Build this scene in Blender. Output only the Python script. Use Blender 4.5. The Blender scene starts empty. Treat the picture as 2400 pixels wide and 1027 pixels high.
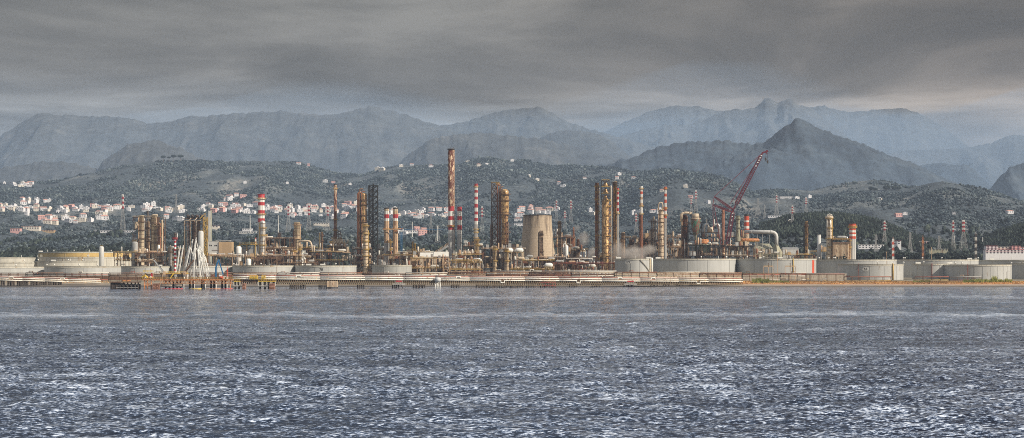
import bpy, math, random
import numpy as np
from mathutils import Vector, Matrix
R=math.radians
sc=bpy.context.scene
COL=sc.collection
F=3750.0; CAMZ=21.0; HZ=625.0
def wx(px,Y): return (px-1200.0)/F*Y
def wz(py,Y): return CAMZ+(HZ-py)/F*Y
rng=random.Random(7)
nrs=np.random.RandomState(11)

# ------------------------------------------------------------------ materials
def new_mat(name):
    m=bpy.data.materials.new(name); m.use_nodes=True
    nt=m.node_tree; nt.nodes.clear()
    o=nt.nodes.new('ShaderNodeOutputMaterial'); b=nt.nodes.new('ShaderNodeBsdfPrincipled')
    nt.links.new(b.outputs[0],o.inputs[0])
    return m,nt,b
def nd(nt,t,**kw):
    n=nt.nodes.new(t)
    for k,v in kw.items():
        if k.startswith('i_'):
            n.inputs[k[2:].replace('_',' ')].default_value=v
        else: setattr(n,k,v)
    return n
def noise_of(nt,scale,stretch=(1,1,1),detail=4,rough=.6):
    g=nd(nt,'ShaderNodeNewGeometry'); mp=nd(nt,'ShaderNodeMapping')
    mp.inputs['Scale'].default_value=tuple(scale*s for s in stretch)
    nt.links.new(g.outputs['Position'],mp.inputs['Vector'])
    n=nd(nt,'ShaderNodeTexNoise'); n.inputs['Scale'].default_value=1.0
    n.inputs['Detail'].default_value=detail; n.inputs['Roughness'].default_value=rough
    nt.links.new(mp.outputs[0],n.inputs['Vector'])
    return n
def ramp(nt,src,stops):
    r=nd(nt,'ShaderNodeValToRGB'); e=r.color_ramp.elements
    while len(e)<len(stops): e.new(0.5)
    for el,(p,c) in zip(e,stops):
        el.position=p; el.color=(c[0],c[1],c[2],1) if hasattr(c,'__len__') else (c,c,c,1)
    nt.links.new(src,r.inputs[0]); return r
def mixc(nt,fac,a,b,blend='MIX'):
    m=nd(nt,'ShaderNodeMix',data_type='RGBA',blend_type=blend)
    for s,v in ((m.inputs[0],fac),(m.inputs[6],a),(m.inputs[7],b)):
        if isinstance(v,(int,float)): s.default_value=v
        elif isinstance(v,tuple): s.default_value=(v[0],v[1],v[2],1)
        else: nt.links.new(v,s)
    return m.outputs[2]
MATS={}
def M(name,col,rough=.6,metal=0.,var=.3,scale=.5,rust=0.,rustcol=(.13,.05,.025),stretch=(1,1,.25),bump=0):
    """weathered surface: tone variation plus streaks of rust or dirt with a shape of their own"""
    if name in MATS: return MATS[name]
    m,nt,b=new_mat(name)
    n=noise_of(nt,scale,stretch,5,.65)
    c1=tuple(c*(1-var) for c in col); c2=tuple(min(.95,c*(1+var)) for c in col)
    r=ramp(nt,n.outputs[0],[(.3,c1),(.7,c2)])
    out=r.outputs[0]
    if rust>0:
        n2=noise_of(nt,scale*1.7,(1,1,stretch[2]*1.2),6,.7)
        lo=.66-.36*rust
        r2=ramp(nt,n2.outputs[0],[(lo,0.),(lo+.07,1.)])
        n3=noise_of(nt,scale*5,(1,1,.6),3,.6)
        rc=ramp(nt,n3.outputs[0],[(.3,tuple(c*.45 for c in rustcol)),(.7,tuple(min(1,c*1.5) for c in rustcol))])
        out=mixc(nt,r2.outputs[0],out,rc.outputs[0])
    nt.links.new(out,b.inputs['Base Color'])
    b.inputs['Roughness'].default_value=rough; b.inputs['Metallic'].default_value=metal
    MATS[name]=m; return m
WHITE=M('white_paint',(.80,.79,.74),.5,var=.08,scale=.6,rust=.12,rustcol=(.35,.24,.14))
OFFW=M('off_white_paint',(.62,.60,.54),.6,var=.12,scale=.4,rust=.2,rustcol=(.3,.2,.12))
PIPEW=M('pipe_white',(.78,.76,.68),.45,var=.1,scale=.25,stretch=(.5,1,1),rust=.25,rustcol=(.32,.2,.1))
TANKW=M('tank_grey_white',(.44,.445,.43),.6,var=.13,scale=.16,stretch=(1,1,.15),rust=.10,rustcol=(.3,.24,.18))
TANKR=M('tank_rim',(.50,.48,.415),.6,var=.18,scale=.12,stretch=(1,1,.15),rust=.2,rustcol=(.4,.3,.18))
TANKO=M('tank_ochre',(.58,.40,.14),.6,var=.15,scale=.2,rust=.2,rustcol=(.4,.25,.1))
RED=M('red_paint',(.46,.035,.045),.5,var=.15,scale=.5,rust=.15,rustcol=(.25,.08,.06))
ORED=M('orange_red_paint',(.62,.09,.04),.5,var=.15,scale=.5,rust=.2,rustcol=(.25,.08,.06))
CRANER=M('crane_maroon',(.125,.010,.024),.45,var=.15,scale=.5)
ORANGE=M('orange_primer',(.56,.23,.08),.6,var=.25,scale=.5,rust=.45,rustcol=(.2,.07,.03))
YEL=M('safety_yellow',(.56,.37,.09),.55,var=.25,scale=.6,rust=.35,rustcol=(.22,.12,.04))
YELB=M('bright_yellow',(.75,.50,.05),.5,var=.15,scale=.6,rust=.15)
BEIGE=M('beige_cladding',(.58,.47,.34),.55,var=.25,scale=.35,rust=.3,rustcol=(.2,.12,.07))
TAN=M('tan_cladding',(.55,.38,.24),.55,var=.25,scale=.3,rust=.35,rustcol=(.22,.11,.06))
GOLD=M('gold_cladding',(.62,.40,.18),.38,metal=.35,var=.35,scale=.4,rust=.45,rustcol=(.13,.06,.025))
RUST=M('rusted_steel',(.26,.10,.05),.7,var=.55,scale=.5,rust=.4,rustcol=(.09,.035,.02))
RUSTP=M('peeling_stack',(.66,.50,.34),.6,var=.4,scale=.3,stretch=(1.3,1.3,.22),rust=.62,rustcol=(.13,.035,.02))
DARK=M('dark_steel',(.045,.035,.03),.6,var=.4,scale=.6,rust=.3,rustcol=(.12,.05,.03))
BROWN=M('brown_steel',(.16,.09,.055),.6,var=.4,scale=.6,rust=.35,rustcol=(.06,.03,.02))
STEEL=M('aluminium_cladding',(.62,.60,.56),.35,metal=.5,var=.2,scale=.35,rust=.25,rustcol=(.28,.19,.12))
GREY=M('grey_paint',(.34,.34,.33),.6,var=.2,scale=.4,rust=.2,rustcol=(.2,.15,.1))
LGREY=M('light_grey_paint',(.52,.52,.50),.6,var=.12,scale=.3,rust=.15,rustcol=(.3,.24,.18))
CONC=M('weathered_concrete',(.42,.36,.29),.85,var=.25,scale=.4,rust=.25,rustcol=(.2,.15,.11))
PILE=M('dark_pile',(.035,.028,.024),.8,var=.5,scale=.8,rust=.3,rustcol=(.10,.05,.03))
TRUSS=M('khaki_truss_paint',(.20,.155,.09),.6,var=.25,scale=.7,rust=.4,rustcol=(.12,.06,.03))
BLUE=M('blue_paint',(.02,.14,.30),.5,var=.2,scale=.5)
GREENT=M('green_paint',(.045,.19,.125),.55,var=.35,scale=.3,rust=.6,rustcol=(.17,.07,.05))
GREENP=M('pale_green_paint',(.30,.40,.30),.55,var=.25,scale=.4,rust=.4,rustcol=(.17,.07,.05))
KHAKI=M('khaki_paint',(.32,.31,.22),.6,var=.2,scale=.4,rust=.25)
REDP=M('red_brown_pipe',(.36,.10,.07),.6,var=.3,scale=.4,stretch=(.5,1,1),rust=.3)
OCHRE=M('ochre_wall',(.44,.31,.18),.8,var=.15,scale=.2,rust=.15,rustcol=(.25,.18,.1))
BLACK=M('black_paint',(.015,.015,.015),.6,var=.2)
GLASS=M('window_glass',(.06,.07,.09),.15,var=.2)
CABLE=M('steel_cable',(.07,.05,.05),.5,var=.2)

# cooling tower concrete: dark vertical run-off stains hanging from the rim, faint lift joints
def ct_mat():
    m,nt,b=new_mat('cooling_tower_concrete')
    n=noise_of(nt,.25,(1,1,.07),6,.7); g=nd(nt,'ShaderNodeNewGeometry')
    s=nd(nt,'ShaderNodeSeparateXYZ'); nt.links.new(g.outputs['Position'],s.inputs[0])
    mr=nd(nt,'ShaderNodeMapRange'); mr.inputs[1].default_value=40; mr.inputs[2].default_value=95
    mr.inputs[3].default_value=-.18; mr.inputs[4].default_value=.10; nt.links.new(s.outputs[2],mr.inputs[0])
    ad=nd(nt,'ShaderNodeMath',operation='ADD'); nt.links.new(n.outputs[0],ad.inputs[0]); nt.links.new(mr.outputs[0],ad.inputs[1])
    r=ramp(nt,ad.outputs[0],[(.50,(.50,.40,.29)),(.56,(.36,.28,.2)),(.68,(.13,.10,.08))])
    fr=nd(nt,'ShaderNodeMath',operation='MULTIPLY'); fr.inputs[1].default_value=1/2.2; nt.links.new(s.outputs[2],fr.inputs[0])
    f2=nd(nt,'ShaderNodeMath',operation='FRACT'); nt.links.new(fr.outputs[0],f2.inputs[0])
    lt=nd(nt,'ShaderNodeMath',operation='LESS_THAN'); lt.inputs[1].default_value=.2; nt.links.new(f2.outputs[0],lt.inputs[0])
    ml=nd(nt,'ShaderNodeMath',operation='MULTIPLY'); ml.inputs[1].default_value=.3; nt.links.new(lt.outputs[0],ml.inputs[0])
    n2=noise_of(nt,.5,(1,1,1),5,.7); v=ramp(nt,n2.outputs[0],[(.3,.72),(.7,1.15)])
    c=mixc(nt,ml.outputs[0],r.outputs[0],(.22,.17,.12)); c=mixc(nt,1.,c,v.outputs[0],'MULTIPLY')
    nt.links.new(c,b.inputs['Base Color']); b.inputs['Roughness'].default_value=.9
    return m
CTM=ct_mat()

# ------------------------------------------------------------------ mesh builder
class MB:
    def __init__(s): s.v=[]; s.f=[]; s.m=[]
    def add(s,vs,fs,mi=0):
        b=len(s.v); s.v.extend(tuple(v) for v in vs)
        for k,f in enumerate(fs):
            s.f.append(tuple(i+b for i in f)); s.m.append(mi if isinstance(mi,int) else mi[k])
        return s
    def box(s,x0,x1,y0,y1,z0,z1,mi=0):
        vs=[(x,y,z) for z in (z0,z1) for y in (y0,y1) for x in (x0,x1)]
        return s.add(vs,[(0,2,3,1),(4,5,7,6),(0,1,5,4),(2,6,7,3),(0,4,6,2),(1,3,7,5)],mi)
    def bar(s,p,q,w,mi=0,w2=None):
        p=Vector(p);q=Vector(q);d=(q-p)
        if d.length<1e-6: return s
        d.normalize(); up=Vector((0,0,1)) if abs(d.z)<.9 else Vector((0,1,0))
        a=d.cross(up).normalized(); b=a.cross(d); h=w/2; k=(w2 or w)/2
        vs=[c+a*i*h+b*j*k for c in (p,q) for i,j in ((-1,-1),(1,-1),(1,1),(-1,1))]
        return s.add(vs,[(0,1,2,3),(7,6,5,4),(0,4,5,1),(1,5,6,2),(2,6,7,3),(3,7,4,0)],mi)
    def tube(s,p,q,r,r2=None,n=8,mi=0):
        return s.pipe([p,q],r,n,mi,r2)
    def pipe(s,pts,r,n=8,mi=0,r2=None):
        pts=[Vector(p) for p in pts]; N=len(pts); vs=[];fs=[]
        d0=(pts[1]-pts[0]).normalized(); up=Vector((0,0,1)) if abs(d0.z)<.9 else Vector((0,1,0))
        a=d0.cross(up).normalized()
        for i,p in enumerate(pts):
            if i==0: d=pts[1]-pts[0]
            elif i==N-1: d=pts[-1]-pts[-2]
            else: d=(pts[i]-pts[i-1]).normalized()+(pts[i+1]-pts[i]).normalized()
            d.normalize(); a=(a-d*a.dot(d))
            if a.length<1e-4: a=d.orthogonal()
            a.normalize(); b=d.cross(a)
            rr=r if r2 is None else r+(r2-r)*i/(N-1)
            if 0<i<N-1:
                c=abs((pts[i]-pts[i-1]).normalized().dot(d)); rr=rr/max(.6,c)**.5
            for k in range(n):
                t=2*math.pi*k/n; vs.append(p+a*(rr*math.cos(t))+b*(rr*math.sin(t)))
        for i in range(N-1):
            for k in range(n):
                fs.append((i*n+k,i*n+(k+1)%n,(i+1)*n+(k+1)%n,(i+1)*n+k))
        fs.append(tuple(range(n-1,-1,-1))); fs.append(tuple((N-1)*n+k for k in range(n)))
        return s.add(vs,fs,mi)
    def lathe(s,prof,n=20,mi=0,c=(0,0),cap=True):
        vs=[];fs=[];ms=[]
        for r,z in prof:
            for k in range(n):
                t=2*math.pi*k/n; vs.append((c[0]+r*math.cos(t),c[1]+r*math.sin(t),z))
        for i in range(len(prof)-1):
            mm=mi if isinstance(mi,int) else mi[i]
            for k in range(n):
                fs.append((i*n+k,i*n+(k+1)%n,(i+1)*n+(k+1)%n,(i+1)*n+k)); ms.append(mm)
        if cap:
            fs.append(tuple(range(n-1,-1,-1))); ms.append(ms[0])
            fs.append(tuple((len(prof)-1)*n+k for k in range(n))); ms.append(ms[-2])
        return s.add(vs,fs,ms)
    def drum(s,p,q,r,n=12,mi=0):
        """closed vessel with dished ends"""
        p=Vector(p);q=Vector(q);d=(q-p).normalized()
        pts=[p+d*.02*r,p+d*.35*r,p+d*.9*r,q-d*.9*r,q-d*.35*r,q-d*.02*r]; rs=[.25,.75,1,1,.75,.25]
        up=Vector((0,0,1)) if abs(d.z)<.9 else Vector((0,1,0)); a=d.cross(up).normalized(); b=d.cross(a)
        vs=[c+a*(r*k*math.cos(2*math.pi*i/n))+b*(r*k*math.sin(2*math.pi*i/n)) for c,k in zip(pts,rs) for i in range(n)]
        fs=[(i*n+k,i*n+(k+1)%n,(i+1)*n+(k+1)%n,(i+1)*n+k) for i in range(5) for k in range(n)]
        fs.append(tuple(range(n-1,-1,-1))); fs.append(tuple(5*n+k for k in range(n)))
        return s.add(vs,fs,mi)
    def rail(s,x0,x1,y,z,h=1.1,w=.14,step=3.,mi=0):
        s.bar((x0,y,z+h),(x1,y,z+h),w,mi); s.bar((x0,y,z+h*.5),(x1,y,z+h*.5),w*.8,mi)
        n=max(1,int(abs(x1-x0)/step))
        for i in range(n+1):
            x=x0+(x1-x0)*i/n; s.bar((x,y,z),(x,y,z+h),w,mi)
        return s
    def lattice(s,x0,x1,y0,y1,z0,z1,bays,w,wd=None,taper=0.,mi=0):
        cx=(x0+x1)/2;cy=(y0+y1)/2; wd=wd or w*.7
        def cn(t,i,j):
            k=1-taper*t
            return (cx+(x1-x0)/2*i*k, cy+(y1-y0)/2*j*k, z0+(z1-z0)*t)
        C4=((-1,-1),(1,-1),(1,1),(-1,1))
        for b in range(bays):
            t0=b/bays;t1=(b+1)/bays
            for a in range(4):
                c=C4[a];d=C4[(a+1)%4]
                s.bar(cn(t0,*c),cn(t1,*c),w,mi); s.bar(cn(t1,*c),cn(t1,*d),wd,mi)
                if b%2: s.bar(cn(t0,*c),cn(t1,*d),wd,mi)
                else: s.bar(cn(t0,*d),cn(t1,*c),wd,mi)
                if a in (0,2): 
                    if b%2: s.bar(cn(t0,*d),cn(t1,*c),wd,mi)
                    else: s.bar(cn(t0,*c),cn(t1,*d),wd,mi)
        return s
    def build(s,name,mats,parent=None,smooth=False):
        me=bpy.data.meshes.new(name); me.from_pydata(s.v,[],s.f)
        if not isinstance(mats,(list,tuple)): mats=[mats]
        for m in mats: me.materials.append(m)
        if len(mats)>1: me.polygons.foreach_set('material_index',s.m)
        if smooth:
            me.polygons.foreach_set('use_smooth',[len(f)==4 for f in s.f])
        me.update()
        o=bpy.data.objects.new(name,me); COL.objects.link(o)
        if parent is not None: o.parent=parent
        return o
ALL=[]
def thing(name,label,cat,loc=(0,0,0),group=None,rz=0.):
    o=bpy.data.objects.new(name,None); COL.objects.link(o); o.empty_display_size=2
    o.location=loc; o.rotation_euler=(0,0,rz); o['label']=label; o['category']=cat
    if group: o['group']=group
    o['kind']='thing'
    ALL.append(o); return o
def tag(o,label,cat,group=None):
    o['label']=label;o['category']=cat
    if group:o['group']=group
    ALL.append(o); return o
def struct(o,kind='structure'): o['kind']=kind; return o
def copy_tree(o,parent=None):
    c=o.copy(); COL.objects.link(c); c.parent=parent
    for ch in o.children: copy_tree(ch,c)
    return c
def grid_mesh(name,Xs,Ys,Zs,mat,smooth=True,attrs=None):
    """Xs,Ys,Zs: (rows,cols) arrays"""
    r,c=Xs.shape
    co=np.stack([Xs,Ys,Zs],-1).reshape(-1,3).astype(np.float32)
    idx=np.arange(r*c).reshape(r,c)
    q=np.stack([idx[:-1,:-1],idx[:-1,1:],idx[1:,1:],idx[1:,:-1]],-1).reshape(-1,4)
    return raw_mesh(name,co,q,mat,smooth,attrs)
def raw_mesh(name,co,faces,mat,smooth=False,attrs=None):
    me=bpy.data.meshes.new(name); nf,k=faces.shape
    me.vertices.add(len(co)); me.vertices.foreach_set('co',np.ascontiguousarray(co,dtype=np.float32).ravel())
    me.loops.add(nf*k); me.loops.foreach_set('vertex_index',np.ascontiguousarray(faces,dtype=np.int32).ravel())
    me.polygons.add(nf); me.polygons.foreach_set('loop_start',np.arange(0,nf*k,k,dtype=np.int32))
    me.polygons.foreach_set('loop_total',np.full(nf,k,dtype=np.int32))
    if smooth: me.polygons.foreach_set('use_smooth',np.ones(nf,dtype=bool))
    for an,av in (attrs or {}).items():
        a=me.attributes.new(an,'FLOAT','POINT'); a.data.foreach_set('value',av.astype(np.float32).ravel())
    me.materials.append(mat); me.update(calc_edges=True); me.validate()
    o=bpy.data.objects.new(name,me); COL.objects.link(o); return o

# ------------------------------------------------------------------ value noise (numpy)
_P=np.random.RandomState(3).rand(256,256)
def vn(x,y):
    xi=np.floor(x).astype(int); yi=np.floor(y).astype(int); fx=x-xi; fy=y-yi
    fx=fx*fx*(3-2*fx); fy=fy*fy*(3-2*fy)
    g=lambda a,b:_P[a&255,b&255]
    return (g(xi,yi)*(1-fx)+g(xi+1,yi)*fx)*(1-fy)+(g(xi,yi+1)*(1-fx)+g(xi+1,yi+1)*fx)*fy
def fbm(x,y,o=4,g=.5):
    s=0;a=1;t=0
    for i in range(o):
        s=s+a*(vn(x+17.3*i,y-9.1*i)*2-1); t+=a; a*=g; x=x*2.03; y=y*2.03
    return s/t
def ridged(x,y,o=4):
    s=0;a=1;t=0
    for i in range(o):
        s=s+a*(1-abs(vn(x+31.7*i,y+5.3*i)*2-1)*2); t+=a; a*=.5; x=x*2.1; y=y*2.1
    return s/t

# ------------------------------------------------------------------ terrain
RIDGE=[(-900,440),(-300,425),(0,424),(40,423),(100,425),(150,418),(200,407),(250,394),(300,385),(350,379),(400,376),(450,376),(500,380),(560,380),(600,380),(650,382),(700,386),(740,392),(780,402),(850,406),(900,395),(950,388),(1000,384),(1050,385),(1080,386),(1100,375),(1140,370),(1180,374),(1230,372),(1250,378),(1290,386),(1340,384),(1400,389),(1440,391),(1480,400),(1520,399),(1550,395),(1580,396),(1620,406),(1680,414),(1730,432),(1760,449),(1800,445),(1860,440),(1900,441),(1950,430),(1990,423),(2040,416),(2080,420),(2130,434),(2180,426),(2210,422),(2260,434),(2300,445),(2350,459),(2400,472),(2700,500),(3300,520)]
RX=np.array([p[0] for p in RIDGE],float); RYp=np.array([p[1] for p in RIDGE],float)
RD=np.interp  # shorthand
def ridge_dist(px): return RD(px,[-900,0,400,800,1100,1300,1560,1760,1950,2100,2200,2400,3300],[4600,4700,5000,5200,5000,5100,4600,4300,4300,4200,4000,3900,3900])
def ground_z(X,Y):
    X=np.asarray(X,float); Y=np.asarray(Y,float)
    px=X/np.maximum(Y,300)*F+1200
    rd=ridge_dist(px); zr=wz(RD(px,RX,RYp),rd)
    plain=RD(Y,[0,1400,1640,1690,1760,1950,2250,2420,2520],[-7,-6,0,1.6,4,6,8,13,18])
    # inland: fractional distance between the foot and the ridge
    t=np.clip((Y-2500)/(rd-2500),0,1)
    py=RD(t,[0,.06,.16,.3,.45,.6,.78,1],[0,.08,.17,.30,.43,.58,.80,1])
    z=wz(628,2500)+0*t
    pyr=RD(px,RX,RYp)
    pyy=628+(pyr-628)*py-10*np.sin(t*math.pi)*np.clip((pyr-380)/60,0,1)
    hill=wz(pyy,np.minimum(np.maximum(Y,2500),rd))
    back=np.clip((Y-rd)/1500,0,1); back=back*back*(3-2*back)
    hill=hill*(1-back)+60*back
    am=np.clip(t*2.4,0,1)*(1-.72*np.clip((t-.8)/.2,0,1))
    n=fbm(X/420,Y/520,5)*34+ridged(X/260+4,Y/700,3)*26-10+fbm(X/90,Y/120,3)*7
    hill=hill+n*am*(1-back)
    # low spurs in front of the hill on the right side
    def bump(px0,Y0,wX,wY,h):
        xx=(X-wx(px0,Y0))/wX; yy=(Y-Y0)/wY
        return h*np.exp(-(xx*xx+yy*yy))
    hill=hill+bump(1940,3000,130,150,42)+bump(2110,2950,110,140,20)+bump(2440,2850,75,160,48)+bump(1700,3250,160,160,18)+bump(650,3050,300,120,8)
    w=np.clip((Y-2380)/200,0,1); w=w*w*(3-2*w)
    small=fbm(X/30,Y/25,3)*.5*np.clip((Y-1690)/60,0,1)
    return plain*(1-w)+hill*w+small
cols=np.concatenate([np.arange(-900,-60,20),np.arange(-60,2460,3),np.arange(2460,3301,20)]).astype(float)
yr=np.concatenate([np.arange(1380,1640,40),np.arange(1640,1800,6),np.arange(1800,2500,25),np.arange(2500,5300,11),np.arange(5300,7001,100)]).astype(float)
CP,YR=np.meshgrid(cols,yr); GX=(CP-1200)/F*YR; GZ=ground_z(GX,YR)
GRID_Z=GZ
def gz(x,y): return float(ground_z(x,y))
def hit(px,py,y0=2500,y1=5600):
    ys=np.arange(y0,y1,6.); z=ground_z((px-1200)/F*ys,ys); pp=HZ-(z-CAMZ)/ys*F
    k=np.where(pp<=py)[0]
    return float(ys[k[0]]) if len(k) else None

def ground_mat():
    m,nt,b=new_mat('ground_soil_and_grass')
    g=nd(nt,'ShaderNodeNewGeometry'); s=nd(nt,'ShaderNodeSeparateXYZ'); nt.links.new(g.outputs['Position'],s.inputs[0])
    nb=noise_of(nt,.006,(1,.6,1),6,.65); nf=noise_of(nt,.16,(1,.5,1),6,.8)
    hills=ramp(nt,nb.outputs[0],[(.35,(.026,.036,.043)),(.5,(.042,.055,.064)),(.60,(.09,.10,.10)),(.72,(.20,.18,.155))])
    fine=ramp(nt,nf.outputs[0],[(.36,.3),(.64,2.0)])
    c1=mixc(nt,1.,hills.outputs[0],fine.outputs[0],'MULTIPLY')
    # the plain and the beach, told apart by height above the sea and a ragged edge
    n2=noise_of(nt,.03,(1,1.5,1),5,.7)
    hz=nd(nt,'ShaderNodeMath',operation='MULTIPLY_ADD'); hz.inputs[1].default_value=1/20.; nt.links.new(s.outputs[2],hz.inputs[0])
    jit=nd(nt,'ShaderNodeMath',operation='MULTIPLY_ADD'); jit.inputs[1].default_value=.09; jit.inputs[2].default_value=-.045; nt.links.new(n2.outputs[0],jit.inputs[0])
    nt.links.new(jit.outputs[0],hz.inputs[2])
    beach=ramp(nt,hz.outputs[0],[(.0,(.05,.045,.04)),(.045,(.09,.08,.07)),(.06,(.16,.135,.11)),(.085,(.24,.20,.155)),(.125,(.26,.21,.15)),(.19,(.27,.23,.17)),(.24,(.22,.19,.13)),(.5,(.17,.14,.10))])
    beach2=ramp(nt,hz.outputs[0],[(.0,(.07,.06,.05)),(.05,(.24,.20,.16)),(.085,(.36,.29,.22)),(.125,(.52,.25,.11)),(.19,(.46,.27,.13)),(.24,(.22,.19,.13)),(.5,(.17,.14,.10))])
    mx=nd(nt,'ShaderNodeMapRange'); mx.inputs[1].default_value=190; mx.inputs[2].default_value=260; nt.links.new(s.outputs[0],mx.inputs[0])
    beach_o=mixc(nt,mx.outputs[0],beach.outputs[0],beach2.outputs[0])
    fine2=ramp(nt,nf.outputs[0],[(.3,.6),(.7,1.3)])
    c2=mixc(nt,1.,beach_o,fine2.outputs[0],'MULTIPLY')
    mr=nd(nt,'ShaderNodeMapRange'); mr.inputs[1].default_value=2380; mr.inputs[2].default_value=2480; nt.links.new(s.outputs[1],mr.inputs[0])
    c=mixc(nt,mr.outputs[0],c2,c1); nt.links.new(c,b.inputs['Base Color']); b.inputs['Roughness'].default_value=.95
    return m
ground=struct(grid_mesh('ground',GX,YR,GZ,ground_mat()))

# ------------------------------------------------------------------ vegetation as one body per belt
ICO_V=None
def ico(sub):
    import bmesh
    bm=bmesh.new(); bmesh.ops.create_icosphere(bm,subdivisions=sub,radius=1.)
    v=np.array([x.co[:] for x in bm.verts]); f=np.array([[y.index for y in x.verts] for x in bm.faces]); bm.free(); return v,f
def leaf_mat(name,dark,mid,light,hi=(.2,.22,.15)):
    m,nt,b=new_mat(name)
    a=nd(nt,'ShaderNodeAttribute',attribute_name='tone')
    n=noise_of(nt,.35,(1,1,1),4,.8)
    ad=nd(nt,'ShaderNodeMath',operation='MULTIPLY_ADD'); ad.inputs[1].default_value=.6; nt.links.new(a.outputs['Fac'],ad.inputs[0])
    n4=nd(nt,'ShaderNodeMath',operation='MULTIPLY'); n4.inputs[1].default_value=.6; nt.links.new(n.outputs[0],n4.inputs[0]); nt.links.new(n4.outputs[0],ad.inputs[2])
    r=ramp(nt,ad.outputs[0],[(.25,dark),(.5,mid),(.75,light),(.92,hi)])
    nl=noise_of(nt,.014,(1,.7,1),5,.65); rl=ramp(nt,nl.outputs[0],[(.38,(.50,.55,.62)),(.5,(.95,1.,1.)),(.64,(1.55,1.5,1.35))])
    nt.links.new(mixc(nt,1.,r.outputs[0],rl.outputs[0],'MULTIPLY'),b.inputs['Base Color']); b.inputs['Roughness'].default_value=.8
    b.inputs['Specular IOR Level'].default_value=.15
    return m
def crowns(name,X,Y,rad,hgt,mat,sub=1,rough=.35,lift=.8,seed=1,spiky=False):
    """thousands of separate uneven crowns, each a small cluster of facets"""
    rs=np.random.RandomState(seed); v,f=ico(sub); n=len(X); k=len(v)
    Z=ground_z(X,Y)
    d=1+rough*(rs.rand(n,k)*2-1)
    V=v[None,:,:]*d[:,:,None]
    if spiky:
        V=V.copy(); up=np.clip(V[:,:,2],0,None); V[:,:,0]*=1-.75*up; V[:,:,1]*=1-.75*up
    S=np.stack([rad*(.8+.5*rs.rand(n)),rad*(.8+.5*rs.rand(n)),hgt*.5],-1)
    V=V*S[:,None,:]
    V[:,:,0]+=X[:,None]; V[:,:,1]+=Y[:,None]; V[:,:,2]+=(Z+hgt*.5*lift)[:,None]
    faces=(f[None,:,:]+(np.arange(n)*k)[:,None,None]).reshape(-1,3)
    tone=np.repeat(rs.rand(n),k)
    return raw_mesh(name,V.reshape(-1,3),faces,mat,False,{'tone':tone})
def scatter(n,px0,px1,y0,y1,seed,keep):
    rs=np.random.RandomState(seed)
    Y=np.sqrt(y0**2+(y1**2-y0**2)*rs.rand(n)); px=px0+(px1-px0)*rs.rand(n); X=(px-1200)/F*Y
    k=keep(px,X,Y,rs); return X[k],Y[k]
HOUSE_SPOTS=[]   # filled before the scrub is scattered so that no tree stands in a house

CLAD=M('pale_cladding',(.74,.62,.44),.5,var=.18,scale=.35,rust=.18,rustcol=(.26,.16,.09))
# ------------------------------------------------------------------ mountains beyond the hills
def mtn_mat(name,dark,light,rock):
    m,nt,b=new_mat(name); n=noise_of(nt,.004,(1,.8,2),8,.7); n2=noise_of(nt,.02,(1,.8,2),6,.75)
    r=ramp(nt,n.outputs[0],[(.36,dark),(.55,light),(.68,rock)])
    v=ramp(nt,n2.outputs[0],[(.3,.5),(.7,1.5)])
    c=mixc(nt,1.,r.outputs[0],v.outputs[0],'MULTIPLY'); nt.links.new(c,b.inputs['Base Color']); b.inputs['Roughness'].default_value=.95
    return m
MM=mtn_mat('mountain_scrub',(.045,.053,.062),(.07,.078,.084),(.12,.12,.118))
MMB=mtn_mat('mountain_hazy_wood',(.022,.038,.062),(.035,.055,.08),(.06,.078,.098))  # blue of the distant haze painted into the wood colour
def mountain(name,prof,D,depth,mat,rough=60,seed=0,sx=700,base=-60):
    D=5750+(D-6300)*.75; depth*=.7; rough*=.6; sx*=.6
    ps=np.array([p[0] for p in prof],float); pz=np.array([p[1] for p in prof],float)
    c=np.arange(ps[0]-150,ps[-1]+150,3.); v=np.linspace(-1,.7,140)
    zr=wz(np.interp(c,ps,pz),D)
    fade=np.clip(np.minimum(c-c[0],c[-1]-c)/150,0,1)
    C,V=np.meshgrid(c,v); Y=D+V*depth; X=(C-1200)/F*D*(1+(Y/D-1)*.9)
    sh=np.where(V<0,1-np.abs(V)**1.25,1-(V/.7)**2)
    Zr=np.meshgrid(zr,v)[0]
    n=(ridged(X/sx+seed,Y/(sx*1.9),6)-.45)*rough*1.9+fbm(X/(sx*.2),Y/(sx*.3)+seed,5)*rough*.5
    am=np.clip(np.abs(V)*5,.04,1)*np.clip((1-np.abs(V))*3,0,1)
    Z=base+(Zr-base)*np.clip(sh,0,1)*np.meshgrid(fade,v)[0]+n*am
    Z+=fbm(C/9+seed,0*V,4)*9*(1-np.clip(np.abs(V)*6,0,1))
    return struct(grid_mesh(name,X,Y,Z,mat))
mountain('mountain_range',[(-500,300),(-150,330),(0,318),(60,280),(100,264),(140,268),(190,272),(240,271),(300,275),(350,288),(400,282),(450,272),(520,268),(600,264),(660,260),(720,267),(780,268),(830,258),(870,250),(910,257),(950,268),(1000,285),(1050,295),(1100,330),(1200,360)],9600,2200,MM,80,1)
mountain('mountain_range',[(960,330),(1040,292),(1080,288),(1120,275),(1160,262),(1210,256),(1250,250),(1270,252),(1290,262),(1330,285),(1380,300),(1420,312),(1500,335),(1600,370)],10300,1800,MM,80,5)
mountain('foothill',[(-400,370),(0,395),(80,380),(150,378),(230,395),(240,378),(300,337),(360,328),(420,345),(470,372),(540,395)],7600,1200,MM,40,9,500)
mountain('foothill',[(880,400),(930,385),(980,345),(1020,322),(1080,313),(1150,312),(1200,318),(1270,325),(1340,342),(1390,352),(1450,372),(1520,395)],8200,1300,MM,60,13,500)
mountain('foothill',[(1180,370),(1240,335),(1290,312),(1340,305),(1390,310),(1425,325),(1460,350),(1500,390)],9000,1300,MM,60,43,500)
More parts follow.
